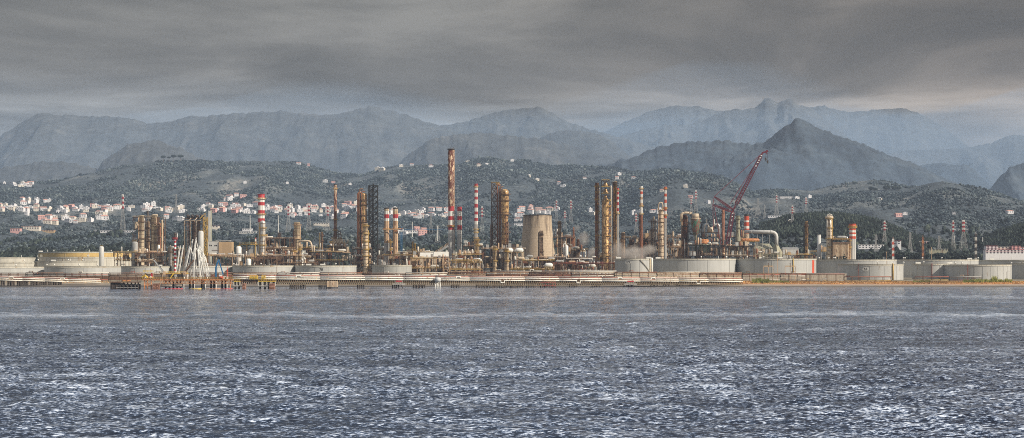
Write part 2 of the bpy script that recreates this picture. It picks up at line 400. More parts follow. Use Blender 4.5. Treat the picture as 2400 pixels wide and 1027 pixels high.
mountain('mountain_peak',[(1300,380),(1400,347),(1440,322),(1500,305),(1560,292),(1580,290),(1610,293),(1650,277),(1700,258),(1750,254),(1772,249),(1786,240),(1793,230),(1803,228),(1812,236),(1822,243),(1835,234),(1855,231),(1866,240),(1880,247),(1900,252),(1930,275),(1960,300),(2000,330),(2060,370)],11500,2300,MM,110,21,600)
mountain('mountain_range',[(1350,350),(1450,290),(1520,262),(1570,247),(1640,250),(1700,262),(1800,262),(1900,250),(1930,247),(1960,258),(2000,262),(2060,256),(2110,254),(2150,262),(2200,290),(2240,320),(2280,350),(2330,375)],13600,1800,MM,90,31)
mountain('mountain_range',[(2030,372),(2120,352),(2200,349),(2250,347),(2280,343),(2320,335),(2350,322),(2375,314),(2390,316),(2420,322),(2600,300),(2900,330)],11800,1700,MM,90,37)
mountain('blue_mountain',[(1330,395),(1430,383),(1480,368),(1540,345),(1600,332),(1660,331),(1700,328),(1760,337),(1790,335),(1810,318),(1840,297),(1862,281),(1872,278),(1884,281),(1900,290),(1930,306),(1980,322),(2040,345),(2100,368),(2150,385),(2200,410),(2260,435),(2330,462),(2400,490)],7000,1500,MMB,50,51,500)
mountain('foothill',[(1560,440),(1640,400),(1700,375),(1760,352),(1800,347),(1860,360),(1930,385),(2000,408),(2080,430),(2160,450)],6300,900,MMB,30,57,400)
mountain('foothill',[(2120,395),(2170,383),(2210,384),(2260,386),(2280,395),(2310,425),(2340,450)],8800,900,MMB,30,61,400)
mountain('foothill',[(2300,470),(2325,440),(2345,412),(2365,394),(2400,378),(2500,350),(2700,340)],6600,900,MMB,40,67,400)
struct(grid_mesh('land',*np.meshgrid(np.linspace(-7000,7000,60),np.linspace(5200,14000,40)),np.full((40,60),5.),MM))
# ------------------------------------------------------------------ plant builders (all sizes real, metres)
BANDM=[RED,WHITE,OFFW,STEEL,TAN,DARK,RUSTP,ORED,LGREY,GREY,RUST,BEIGE]
def ladder(mb,x,y,z0,z1,w=.7,mi=0):
    mb.bar((x-w/2,y,z0),(x-w/2,y,z1),.12,mi); mb.bar((x+w/2,y,z0),(x+w/2,y,z1),.12,mi)
    z=z0
    while z<z1: mb.bar((x-w/2,y,z),(x+w/2,y,z),.1,mi); z+=1.2
    return mb
def ring_platform(parent,r,z,mat,w=1.3,ang=(0,360),name='platform',rail=True):
    mb=MB(); n=16; a0,a1=R(ang[0]),R(ang[1]); 
    vs=[];fs=[]
    for i in range(n+1):
        t=a0+(a1-a0)*i/n; c,s=math.cos(t),math.sin(t)
        for rr,zz in ((r*.97,z-.25),(r+w,z-.25),(r+w,z+.12),(r*.97,z+.12)): vs.append((rr*c,rr*s,zz))
    for i in range(n):
        for k in range(4): fs.append((i*4+k,i*4+(k+1)%4,(i+1)*4+(k+1)%4,(i+1)*4+k))
    if ang[1]-ang[0]<359.5: fs+= [(3,2,1,0),(n*4,n*4+1,n*4+2,n*4+3)]
    mb.add(vs,fs)
    for i in range(0,n,4):
        t=a0+(a1-a0)*(i+2)/n; c,s=math.cos(t),math.sin(t)
        mb.bar((r*c*.98,r*s*.98,z-2),((r+w*.9)*c,(r+w*.9)*s,z-.25),.2)
    o=mb.build(name,mat,parent)
    if rail:
        rb=MB(); P=[]
        for i in range(n+1):
            t=a0+(a1-a0)*i/n; P.append(((r+w)*math.cos(t),(r+w)*math.sin(t)))
        for i in range(n+1):
            rb.bar((P[i][0],P[i][1],z),(P[i][0],P[i][1],z+1.3),.13)
            if i<n:
                for h in (.65,1.3): rb.bar((P[i][0],P[i][1],z+h),(P[i+1][0],P[i+1][1],z+h),.13)
        rb.build('railing',mat,o)
    return o
def chimney(px,w,top,Y,label,bands,plats=(),capcol=None,taper=1.12,cat='chimney',group=None,name='striped_chimney',lad=True,capw=1.15,base=None):
    """bands: [(py_top,py_bottom,mat index)] from the tip down; below the last band the last material continues"""
    r=w/2/F*Y; x=wx(px,Y); z0=gz(x,Y) if base is None else base; h=wz(top,Y)-z0
    t=thing(name,label,cat,(x,Y,z0),group)
    prof=[];mi=[]
    H=lambda py: wz(py,Y)-z0
    rr=lambda z: r*(1+(taper-1)*(1-z/h))
    for (a,b,m) in bands:
        prof.append((rr(H(a)),H(a))); mi.append(m)
    prof.append((rr(H(bands[-1][1])),max(0,H(bands[-1][1]))))
    if prof[-1][1]>1: prof.append((rr(0),-1)); mi.append(bands[-1][2])
    prof=prof[::-1]; mi=mi[::-1]
    MB().lathe(prof,20,mi).build('shaft',BANDM,t,True)
    cb=MB(); cb.lathe([(r*capw,h-.9),(r*capw,h),(r*.8,h+.05),(r*.8,h-.6)],20,cap=False); cb.build('cap',capcol or DARK,t)
    for p in plats: ring_platform(t,rr(H(p)),H(p),YEL if not isinstance(p,tuple) else p[1],w=max(1.1,r*.45))
    if lad:
        lb=MB(); a=R(-60); ladder(lb,math.cos(a)*(r*1.12+.3),math.sin(a)*(r*1.12+.3),2,h-1); lb.build('ladder',BROWN,t)
    return t
def column(px,w,top,Y,label,mat,plats=(),pipes=(),platmat=None,dome=True,cat='column',group=None,name='process_column',swell=None,mat2=None,base=None,pang=None,rings=True,lad=True):
    r=w/2/F*Y; x=wx(px,Y); z0=gz(x,Y) if base is None else base; h=wz(top,Y)-z0; H=lambda py: wz(py,Y)-z0
    t=thing(name,label,cat,(x,Y,z0),group)
    prof=[(r*1.02,0),(r*1.02,3),(r,3.2)]
    if swell:
        for (py,k) in swell: prof.append((r*k,H(py)))
    prof.append((prof[-1][0],h-r*.9) if dome else (prof[-1][0],h-.4))
    rt=prof[-1][0]
    if dome: prof+=[(rt*.95,h-rt*.5),(rt*.7,h-rt*.18),(rt*.3,h-.02*rt)]
    else: prof+=[(rt*1.08,h-.4),(rt*1.08,h)]
    prof=[prof[0]]+[prof[i] for i in range(1,len(prof)) if prof[i][1]>prof[i-1][1]-50]
    MB().lathe(prof,20).build('shell',mat,t,True)
    if rings:
        z=5.
        while z<h-3: MB().lathe([(r*1.03,z),(r*1.06,z+.1),(r*1.06,z+.4),(r*1.03,z+.5)],20,cap=False).build('stiffening_ring',mat2 or BROWN,t); z+=max(4.5,h/16)
    for k,p in enumerate(plats):
        a=(pang[k%len(pang)] if pang else ((-130,80) if k%2 else (-200,10)))
        ring_platform(t,r*1.02,H(p),platmat or YEL,w=max(1.2,r*.42),ang=a)
    for (dx,p0,p1,rp,pm) in pipes:   # vertical pipes hugging the shell: offset in radii, pixel rows, radius m
        pz0,pz1=max(0,H(p0)),H(p1); xx=dx*r; yy=-math.sqrt(max(0,(r+rp+.3)**2-xx*xx)) if abs(dx)<1 else -rp
        MB().pipe([(xx,yy,pz0),(xx,yy,pz1-1.5),(xx*.92,yy*.8,pz1-.4),(xx*.6,yy*.4,pz1)],rp,8).build('riser_pipe',pm,t,True)
    if lad:
        lb=MB(); ladder(lb,r*.35,-(r*1.08+.35),1,h-1); lb.build('ladder',platmat or YEL,t)
    nz=MB()
    for k in range(4):
        z=h*(.15+.2*k)+rng.random()*3; a=R(-150+rng.random()*120); nz.tube((math.cos(a)*r*.9,math.sin(a)*r*.9,z),(math.cos(a)*(r+1.),math.sin(a)*(r+1.),z),.4,n=8)
    nz.build('nozzle',mat2 or BROWN,t)
    return t
def zigzag_stair(parent,x0,x1,y,z0,z1,mat,n,w=.35):
    mb=MB(); dz=(z1-z0)/n
    for i in range(n):
        a,b=(x0,x1) if i%2==0 else (x1,x0); z=z0+i*dz
        mb.bar((a,y,z),(b,y,z+dz),w); mb.bar((a,y,z+1.2),(b,y,z+dz+1.2),w*.5); mb.bar((x0,y,z),(x1,y,z),w*.7)
        for k in (0,1): mb.bar(((x0,x1)[k],y,z),((x0,x1)[k],y,z+dz),w*.8)
    return mb.build('stair',mat,parent)
def frame_unit(px0,px1,top,Y,label,seed,levels=3,bays=None,depth=16,mat=BROWN,deckmat=YEL,fill=1.,cat='process unit',name='process_unit',bot=None,vessels=('drum','vert','box'),group=None,pipemats=None,roof=False):
    """open steel frame with decks, railings, drums, exchangers and pipework"""
    rg=random.Random(seed); x=wx((px0+px1)/2,Y); z0=gz(x,Y) if bot is None else wz(bot,Y); W=(px1-px0)/F*Y; h=wz(top,Y)-z0
    t=thing(name,label,cat,(x,Y,z0),group); pm=pipemats or [TAN,BEIGE,STEEL,BROWN,RUST,OFFW,GREY]
    bays=bays or max(2,int(W/7)); x0=-W/2; bw=W/bays; lz=[h*(i+1)/levels for i in range(levels)]
    mb=MB()
    for i in range(bays+1):
        for yy in (0,depth): mb.bar((x0+i*bw,yy,0),(x0+i*bw,yy,h),.55)
        for z in lz: mb.bar((x0+i*bw,0,z),(x0+i*bw,depth,z),.45)
    for z in lz:
        for yy in (0,depth): mb.bar((x0,yy,z),(-x0,yy,z),.5)
    for i in range(bays):
        if rg.random()<.4:
            k=rg.randrange(levels); za=0 if k==0 else lz[k-1]
            mb.bar((x0+i*bw,0,za),(x0+(i+1)*bw,0,lz[k]),.3); mb.bar((x0+i*bw,0,lz[k]),(x0+(i+1)*bw,0,za),.3)
    mb.build('frame',mat,t)
    for k,z in enumerate(lz):
        a=x0 if rg.random()<.6 or k==levels-1 and roof else x0+bw*rg.randrange(0,max(1,bays//2)); b=-x0 if rg.random()<.6 else -x0-bw*rg.randrange(0,max(1,bays//2))
        if b-a<bw: a,b=x0,-x0
        d=MB().box(a-.4,b+.4,-.9,depth*.8,z+.25,z+.5).build('deck',deckmat if rg.random()<.6 else mat,t)
        MB().rail(a-.3,b+.3,-.8,z+.5,1.25,.16,2.6).build('railing',deckmat,d)
    for i in range(bays):
        for k in range(levels):
            if rg.random()<.3:
                za=.1 if k==0 else lz[k-1]+.6; MB().box(x0+i*bw+.3,x0+(i+1)*bw-.3,depth-.4,depth-.2,za,lz[k]-.4).build('shade_backing',rg.choice([DARK,BROWN,BROWN,RUST,OCHRE,GREY]),t)  # mostly dark backing added behind some bays to stand for shaded gaps
    base=[0]+[z+.5 for z in lz]
    for k,zb in enumerate(base):
        room=(lz[k]-zb if k<levels else h*.28)
        xx=x0+1
        while xx<-x0-2:
            if rg.random()<fill*(.85 if k<levels else .55):
                ty=rg.choice(vessels); yy=rg.uniform(1.5,depth*.45)
                if ty=='drum':
                    l=min(rg.uniform(5,11),-x0-xx); r=min(room*.3,rg.uniform(.9,1.7)); zz=zb+r+.8
                    if l>3: MB().drum((xx,yy,zz),(xx+l,yy,zz),r).box(xx+l*.2,xx+l*.25,yy-r*.6,yy+r*.6,zb,zz-.3*r).box(xx+l*.75,xx+l*.8,yy-r*.6,yy+r*.6,zb,zz-.3*r).build('drum',rg.choice([BEIGE,STEEL,OFFW,TAN,GREY]),t,True)
                    xx+=l+1
                elif ty=='vert':
                    r=rg.uniform(.7,1.5); hh=room*rg.uniform(.5,.92)
                    MB().drum((xx+r,yy,zb),(xx+r,yy,zb+hh),r).build('vessel',rg.choice([BEIGE,STEEL,TAN,RUST,OFFW]),t,True); xx+=2*r+1
                else:
                    w=rg.uniform(2,4.5); hh=room*rg.uniform(.35,.75)
                    MB().box(xx,xx+w,yy,yy+3,zb,zb+hh).box(xx-.15,xx+w+.15,yy-.15,yy+3.15,zb+hh,zb+hh+.25).build('cabinet',rg.choice([GREY,OCHRE,BEIGE,DARK,LGREY]),t); xx+=w+1
            else: xx+=rg.uniform(1.5,4)
    npi=int(W*.42*fill)
    for i in range(npi):
        r=rg.choice([.2,.28,.28,.4,.55]); m=rg.choice(pm); yy=rg.uniform(-.8,depth*.3)
        if rg.random()<.5:
            z=rg.choice(base[1:])+rg.choice([-.9,.9,1.8]) if rg.random()<.7 else rg.uniform(1,h); a=rg.uniform(x0,-x0*.4); b=min(-x0,a+rg.uniform(6,W*.7)); dz=rg.choice([-1,1])*rg.uniform(1.5,5)
            pts=[(a,yy,max(.3,z+dz)),(a,yy,z-.3*(1 if dz<0 else -1)*0),(a+.6,yy,z),(b-.6,yy,z),(b,yy,z),(b,yy,max(.3,z-abs(dz)))]
            pts=[(a,yy,max(.3,z+dz)),(a,yy,z),(b,yy,z),(b,yy,max(.2,z-abs(dz)))]
        else:
            a=rg.uniform(x0,-x0); zt=rg.uniform(h*.4,h*1.15); pts=[(a,yy,0),(a,yy,zt),(a+rg.choice([-1,1])*rg.uniform(1.5,6),yy,zt),]
            pts.append((pts[-1][0],yy,max(.2,zt-rg.uniform(2,7))))
        MB().pipe(pts,r,6).build('pipe',m,t,True)
    return t
def lathe_thing(name,label,cat,px,Y,prof_px,mat,part='shell',group=None,n=28,mi=0):
    """prof_px: [(half width px, py)] from the ground up"""
    x=wx(px,Y); z0=gz(x,Y); t=thing(name,label,cat,(x,Y,z0),group)
    MB().lathe([(max(.05,w/F*Y),max(-1,wz(p,Y)-z0)) for w,p in prof_px],n,mi).build(part,mat,t,True)
    return t,z0
TEXTS=[]
def text_part(txt,parent,loc,size,mat,rz=0):
    cu=bpy.data.curves.new('number_marking','FONT'); cu.body=txt; cu.size=size; cu.extrude=.03; cu.align_x='CENTER'; cu.align_y='CENTER'; cu.offset=.06
    cu.materials.append(mat); o0=bpy.data.objects.new('tmp_font',cu); COL.objects.link(o0); me=bpy.data.meshes.new_from_object(o0.evaluated_get(bpy.context.evaluated_depsgraph_get())); bpy.data.objects.remove(o0); o=bpy.data.objects.new('number_marking',me); COL.objects.link(o); o.parent=parent
    o.location=loc; o.rotation_euler=(R(90),0,rz); return o
def tank(px0,px1,rim,Y,label,mat=None,wall=None,num=None,numpos=None,stair=None,pipes=(),roof='float',group='storage tanks',seams=6,extras=4,seed=0,stripe=None,plate=True):
    rg=random.Random(seed*7+int(px0)); mat=mat or TANKW; x=wx((px0+px1)/2,Y); r=(px1-px0)/2/F*Y; yc=Y+r
    z0=gz(x,Y)-.3; h=wz(rim,Y)-z0; t=thing('storage_tank',label,'storage tank',(x,yc,z0),group)
    MB().lathe([(r,0),(r,h-1.8)],72,cap=False).build('shell',mat,t,True)
    MB().lathe([(r+.02,h-1.9),(r+.4,h-1.9),(r+.4,h-1.6),(r+.25,h-1.5),(r+.25,h-.15),(r+.6,h-.1),(r+.6,h),(r-.3,h),(r-.3,h-1.8)],72,cap=False).build('wind_girder',TANKR,t)
    for i in range(seams):
        a=R(-90-78+156*(i+.5)/seams); c,s=math.cos(a),math.sin(a); MB().bar((c*(r+.1),s*(r+.1),0),(c*(r+.1),s*(r+.1),h-1.9),.22).build('seam',LGREY,t)
    if roof=='float': MB().lathe([(r-.3,h-3.5),(.1,h-3.5)],72,cap=False).build('floating_roof',TANKR,t)
    else: MB().lathe([(r+.3,h),(r*.5,h+r*.05),(.05,h+r*.07)],72,cap=False).build('roof',TANKR,t)
    rb=MB(); n=44
    for i in range(n):
        a=2*math.pi*i/n; b=2*math.pi*(i+1)/n; p=((r+.4)*math.cos(a),(r+.4)*math.sin(a)); q=((r+.4)*math.cos(b),(r+.4)*math.sin(b))
        rb.bar((*p,h-1.6),(*p,h-.3),.1); rb.bar((*p,h-.4),(*q,h-.4),.1)
    rb.build('railing',TANKR,t)
    for i in range(extras):   # vents and gauge housings on the rim
        a=R(-90+rg.uniform(-75,75)); c,s=math.cos(a)*(r+.2),math.sin(a)*(r+.2); k=rg.random()
        if k<.5: MB().lathe([(.35,h),(.35,h+1.4),(.9,h+1.6),(.9,h+2.4),(.2,h+2.9)],10,c=(c,s)).build('vent',WHITE,t,True)
        elif k<.8: MB().lathe([(.3,h),(.3,h+3.2)],8,c=(c,s)).build('gauge_pipe',WHITE,t)
        else: MB().box(c-3,c+3,s-.6,s+.6,h,h+1.8).build('foam_box',WHITE,t)
    if stair is not None:
        a0,a1=stair; mb=MB(); n=30
        for i in range(n):
            u=R(-90+a0+(a1-a0)*i/n); v=R(-90+a0+(a1-a0)*(i+1)/n); zu=(h-1.5)*(1-i/n); zv=(h-1.5)*(1-(i+1)/n)
            p=Vector(((r+.9)*math.cos(u),(r+.9)*math.sin(u),zu)); q=Vector(((r+.9)*math.cos(v),(r+.9)*math.sin(v),zv))
            mb.bar(p,q,.9,w2=.3); mb.bar(p+Vector((0,0,1.1)),q+Vector((0,0,1.1)),.14); mb.bar(p,p+Vector((0,0,1.1)),.1)
        mb.build('spiral_stair',TANKR,t)
    for (p,pm,rr) in pipes:
        xx=wx(p,Y)-x; yy=-math.sqrt(max(1,r*r-xx*xx))-rr-.3; MB().pipe([(xx,yy,0),(xx,yy,h-.8),(xx*.98,yy*.97,h+.5)],rr,8).build('riser_pipe',pm,t,True)
    if stripe:
        a,b,sm=stripe; xa,xb=wx(a,Y)-x,wx(b,Y)-x; mb=MB()
        pts=[(xa+(xb-xa)*i/4) for i in range(5)]
        vs=[(u,-math.sqrt(r*r-u*u)-.12,z) for z in (0.,h-1.95) for u in pts]
        mb.add(vs,[(i,i+1,6+i,5+i) for i in range(4)]); mb.build('painted_stripe',sm,t)
    if num:
        nx,ny=numpos; xx=wx(nx,Y)-x; yy=-math.sqrt(r*r-xx*xx); zz=wz(ny,Y)-z0; ang=math.atan2(xx,-yy)
        k=1.02 if plate else 1.004
        s=4.2
        if plate:
            pl=MB(); pv=[(math.cos(2*math.pi*i/20)*3.6,0,math.sin(2*math.pi*i/20)*2.6) for i in range(20)]
            pl.add([(a,-.05,c) for a,_,c in pv]+[(a,.25,c) for a,_,c in pv],[tuple(range(20))]+[(i,(i+1)%20,20+(i+1)%20,20+i) for i in range(20)])
            po=pl.build('number_plate',WHITE,t); po.location=(xx*1.004,yy*1.004,zz); po.rotation_euler=(0,0,ang)
            text_part(num,po,(0,-.12,0),s,BLACK)
        else: text_part(num,t,(xx*1.004,yy*1.004,zz),s,BLACK,ang)
    return t
def pipe_rack(px0,px1,Y,ztop,zbot,label,seed,levels=2,npipes=3,mats=None,post=GREY,group='pipe racks along the shore'):
    rg=random.Random(seed); x0,x1=wx(px0,Y),wx(px1,Y); x=(x0+x1)/2; z0=gz(x,Y); W=x1-x0
    t=thing('pipe_rack',label,'pipe rack',(x,Y,z0),group); n=max(1,int(round(W/9))); zt=ztop-z0; zb=zbot-z0
    mb=MB(); lv=[zb+(zt-zb)*(i+1)/levels for i in range(levels)]
    for i in range(n+1):
        xx=-W/2+W*i/n
        for yy in (0,6): mb.bar((xx,yy,-.5),(xx,yy,zt+.4),.4)
        for z in lv: mb.bar((xx,0,z),(xx,6,z),.4)
    mb.bar((-W/2,0,zt),(W/2,0,zt),.3)
    mb.build('frame',post,t)
    mats=mats or [PIPEW,OFFW,REDP,BROWN,GREY,TAN]
    for l,z in enumerate(lv+[zb*.35]):
        for k in range(npipes):
            r=rg.choice([.28,.35,.5]); yy=.6+k*1.9; m=rg.choice(mats); zz=z+r+.2
            if rg.random()<.22:
                a=rg.uniform(-W/2,W*.3); b=a+4
                pts=[(-W/2,yy,zz),(a,yy,zz),(a,yy,zz+1.8),(b,yy,zz+1.8),(b,yy,zz),(W/2,yy,zz)]
            else: pts=[(-W/2,yy,zz),(W/2,yy,zz)]
            MB().pipe(pts,r,6).build('pipe',m,t,True)
    return t
def pylon(px,top,bot_py,label,w=9,striped=True,Y=None,mat=None,group='power line pylons'):
    Y=Y or hit(px,bot_py) or 2900.; x=wx(px,Y); z0=gz(x,Y); h=wz(top,Y)-z0; t=thing('lattice_pylon',label,'pylon',(x,Y,z0),group)
    wb=w/F*Y; m=mat or GREY; k=.62
    wl=wb*.5
    MB().lattice(-wl,wl,-wl,wl,0,h*k,6,.42,.26,.72).build('lower_tower',m,t)
    u=wl*.28; n=6
    for i in range(n):
        a=h*k+h*(1-k)*i/n; b=h*k+h*(1-k)*(i+1)/n
        MB().lattice(-u,u,-u,u,a,b,1,.55,.4).box(-u*.75,u*.75,-u*.4,u*.4,a+.1,b-.1).build('upper_section',((RED,WHITE)[i%2] if striped else m),t) if striped else MB().lattice(-u,u,-u,u,a,b,1,.4,.3).build('upper_section',m,t)
    ab=MB()
    for i,f in enumerate((.70,.81,.92)):
        L=wb*(.62,.5,.4)[i]; z=h*f; ab.bar((-L,0,z),(L,0,z),.35); ab.bar((-L,0,z),(0,0,z+2),.25); ab.bar((L,0,z),(0,0,z+2),.25)
        for s in (-1,1): ab.bar((s*L,0,z),(s*L,0,z-2.2),.25)
    ab.build('cross_arm',(WHITE if striped else m),t)
    return t
# ================================================================== REFINERY, left to right
Z2=2080.
w,r_=1,0   # band indices: WHITE=1 RED=0
# ---- storage tanks
tank(80,270,624,1960,'long pale tank at far left in the front row behind the pipe rack',seed=1,extras=5)
tank(-130,79,625,1975,'grey tank cut off by the left edge, front row',seed=2,extras=4)
tank(-120,88,614,2140,'cream tank at the left edge in the middle row',mat=TANKR,seed=3,extras=5)
tank(62,206,612,2150,'beige tank in the middle row left of the slim white vessel',mat=TANKR,seed=4,extras=5)
tank(-90,58,603,2330,'low pale tank at the left edge in the rear row',mat=TANKR,seed=5)
tank(60,285,602,2340,'white rimmed tank in the rear row left of the twin column unit',mat=TANKR,seed=6,extras=7)
tank(58,300,590,2480,'ochre yellow tank below the dark wood, rearmost row',mat=TANKO,seed=7,extras=8)
tank(272,385,624,1935,'grey tank behind the left end of the loading platform',seed=8,extras=4)
tank(384,534,623,1945,'grey tank behind the white loading arms',seed=9,extras=3)
tank(533,682,622,1930,'grey tank right of the blue davit in the front row',seed=10,seams=5,extras=4)
tank(681,828,622,1932,'grey tank numbered 78 in the front row',num='78',numpos=(753,632),plate=False,seed=11,extras=4)
tank(868,962,621,1960,'plain dull grey tank below the twin tan chimneys',mat=M('tank_dull',(.36,.36,.34),.7,var=.12,scale=.2),seed=12,extras=1,seams=9)
tank(862,1012,588,2420,'cream tank with round vents behind the twin tan chimneys',mat=TANKR,seed=13,extras=7)
tank(1010,1100,590,2430,'cream tank behind the covered conveyor',mat=TANKR,seed=14,extras=3)
tank(620,730,590,2440,'white tank in the distance behind the squat rusty column',mat=WHITE,seed=44,extras=9)
tank(1444,1534,606,1900,'white tank numbered 177 with a sloping stair',num='177',numpos=(1472,615),stair=(15,72),seed=15,extras=4,pipes=((1525,YEL,.5),(1530,WHITE,1.3)))
tank(1533,1738,606,1925,'long white tank between tank 177 and the big duct',seed=16,extras=5,pipes=((1716,OFFW,.25),))
tank(1735,1930,606,1935,'white tank with an orange vertical stripe',stripe=(1911,1918,ORED),seed=17,extras=5,pipes=((1860,YEL,.5),))
tank(1928,2122,608,1990,'white tank behind tank 53',seed=18,extras=5)
tank(1981,2134,619,1880,'white tank numbered 53 above the orange grass',num='53',numpos=(2030,631),seed=19,extras=3,pipes=((2014,REDP,.3),(2095,YEL,.8)))
tank(2110,2320,608,2030,'white tank in the rear row right of tank 53',seed=20,extras=6)
tank(2150,2236,618,1895,'smaller white tank in the front row right of tank 53',seed=21,extras=4,pipes=((2184,REDP,.4),))
tank(2233,2392,620,1860,'large light grey tank at the right end of the front row',seed=22,extras=3,seams=12,pipes=((2271,REDP,.35),))
tank(2389,2560,617,1905,'grey tank cut off by the right edge of the photo',seed=23,extras=4)
tank(2318,2520,609,2060,'pale tank in the rear row below the red and white building',seed=24,extras=5)
# ---- small vessels
def vessel(px,w,top,Y,label,mat=WHITE,name='vertical_vessel',goose=False,bot=None):
    r=w/2/F*Y; x=wx(px,Y); z0=gz(x,Y) if bot is None else wz(bot,Y); h=wz(top,Y)-z0; t=thing(name,label,'vessel',(x,Y,z0))
    MB().lathe([(r,0),(r,h-r*.7),(r*.85,h-r*.3),(r*.5,h-.05*r)],24).build('shell',mat,t,True)
    MB().lathe([(r*1.03,h*.3),(r*1.05,h*.3+.3)],24,cap=False).lathe([(r*1.03,h*.65),(r*1.05,h*.65+.3)],24,cap=False).build('band',LGREY,t)
    if goose: MB().pipe([(-r-1.6,0,h*.25),(-r-1.6,0,h-.5),(-r-1.2,0,h+1.2),(-r,0,h+1.6),(-.4*r,0,h+1.4),(0,0,h-.2)],.55,8).build('gooseneck_pipe',WHITE,t,True)
    MB().rail(-r*.6,r*.6,0,h-.1,1.,.12,1.).build('top_rail',YEL,t)
    return t
vessel(238,11.5,577,2010,'slim pale grey domed vessel standing alone by the wood',LGREY)
vessel(471,12.5,541,2010,'tall white domed vessel behind the loading arms',LGREY)
vessel(559.5,13,577,2060,'stout white domed vessel left of the thick striped chimney',WHITE)
vessel(583,11,606,2010,'short white domed vessel above the grey tank',WHITE)
vessel(1327.5,9,575,2020,'bright white vessel with a gooseneck pipe beside the cooling tower',WHITE,goose=True)
vessel(316.5,14,566,2070,'dull grey vessel at the foot of the twin column unit',GREY)
vessel(372,6,574,2065,'slim white vessel at the right foot of the twin column unit',WHITE)
# ---- unit A: twin beige columns in a frame
column(331.5,13,505,2090,'left of two wide beige columns under one crown deck',CLAD,[520,540,560],[(-.9,600,510,.5,TAN),(1.15,600,512,.5,STEEL)],platmat=BROWN,dome=False)
column(361.5,12.5,504,2090,'right of two wide beige columns under one crown deck',CLAD,[525,548,570],[(-1.15,600,508,.5,BROWN),(.9,600,510,.4,TAN)],platmat=BROWN,dome=False)
column(346.5,7,518,2100,'slender tan column between the two wide beige columns',TAN,[535,555],[],platmat=BROWN)
column(373.5,8,523,2085,'rusty column on the right side of the twin column unit',RUST,[530,556],[(1.3,600,516,.35,TAN)],platmat=TAN)
column(380,3.5,515,2080,'thin beige pipe column at the right end of the twin column unit',BEIGE,[],[],rings=False)
t=frame_unit(312,384,509,2100,'tall steel frame carrying the crown deck of the twin columns',101,levels=5,bays=5,depth=10,mat=BROWN,deckmat=BEIGE,fill=.55)
zigzag_stair(t,-21,-17,-1.5,20,57,TAN,8)
frame_unit(268,322,592,2020,'dark pipe filled unit below the ochre tank',102,levels=3,mat=DARK,deckmat=YEL,fill=1.)
frame_unit(322,402,594,2015,'cluttered pump deck below the twin beige columns',103,levels=3,mat=BROWN,deckmat=TAN,fill=1.2)
column(399,9,577,2010,'grey column left of the red and white flare',GREY,[590],[],platmat=BROWN,dome=False)
# ---- unit B: finned reformer with drums, yellow stair tower, slim square stack
def reformer():
    Y=2110.; x=wx(455,Y); z0=gz(x,Y); t=thing('reformer_unit','dark reactor frame with round drums on top beside the yellow stair tower','process unit',(x,Y,z0))
    H=lambda p:wz(p,Y)-z0; X=lambda p:wx(p,Y)-x
    for p in (437,447,458,469): MB().drum((X(p),1,H(509)),(X(p)+5.2,1,H(509)),2.4,14).drum((X(p)+2,4,H(506)),(X(p)+2,-4,H(506)),1.8,14).build('top_drum',DARK,t,True)
    for p in (444,455,466): MB().lathe([(1.5,0),(1.5,H(516))],12,c=(X(p),2)).build('reactor_leg',BROWN,t,True)
    for p in (433,446.5,460.5): MB().pipe([(X(p),-1,0),(X(p),-1,H(518)),(X(p)+6,-1,H(517)),(X(p)+9,-1,H(510))],.45,8).build('riser_pipe',BEIGE,t,True)
    mb=MB()
    for p in (431,439,447,455,463,471):
        for y in (0,9): mb.bar((X(p),y,0),(X(p),y,H(513)),.45)
    for p in (513,524,541,556,572,590):
        for y in (0,9): mb.bar((X(431),y,H(p)),(X(471),y,H(p)),.45)
    mb.build('frame',BROWN,t)
    fb=MB()
    for p in (450,452,462,464): fb.box(X(p)-.3,X(p)+.3,1,6,H(588),H(517))
    fb.build('cooling_fin',DARK,t)
    MB().box(X(428),X(474),-1,9,H(513),H(512)).build('deck',BROWN,t)
reformer()
def stair_tower():
    Y=2100.; x=wx(481,Y); z0=gz(x,Y); t=thing('stair_tower','yellow zigzag stair tower with a sloping top beam','stair tower',(x,Y,z0)); h=wz(502,Y)-z0
    MB().lattice(-2.6,2.6,0,5,0,h-4,9,.4,.4).build('frame',YEL,t)
    MB().bar((-7,0,h-6),(0,0,h+1),.9).bar((0,0,h-8),(0,0,h+1),.5).build('top_beam',YEL,t); zigzag_stair(t,-2.2,2.2,-.5,2,h-6,YEL,11,.5)
    t=thing('square_stack','slender square light grey stack right of the yellow stair tower','stack',(wx(491,Y),Y+3,z0)); h=wz(494,Y)-z0
    MB().box(-2.1,.8,0,3,0,h).build('shaft',LGREY,t); MB().box(.8,2.1,.5,3,0,h+.6).build('side_panel',M('stack_side',(.42,.42,.34),.7),t); MB().box(-2.3,2.3,-.2,3.2,h*.5,h*.5+.5).build('band',GREY,t)
stair_tower()
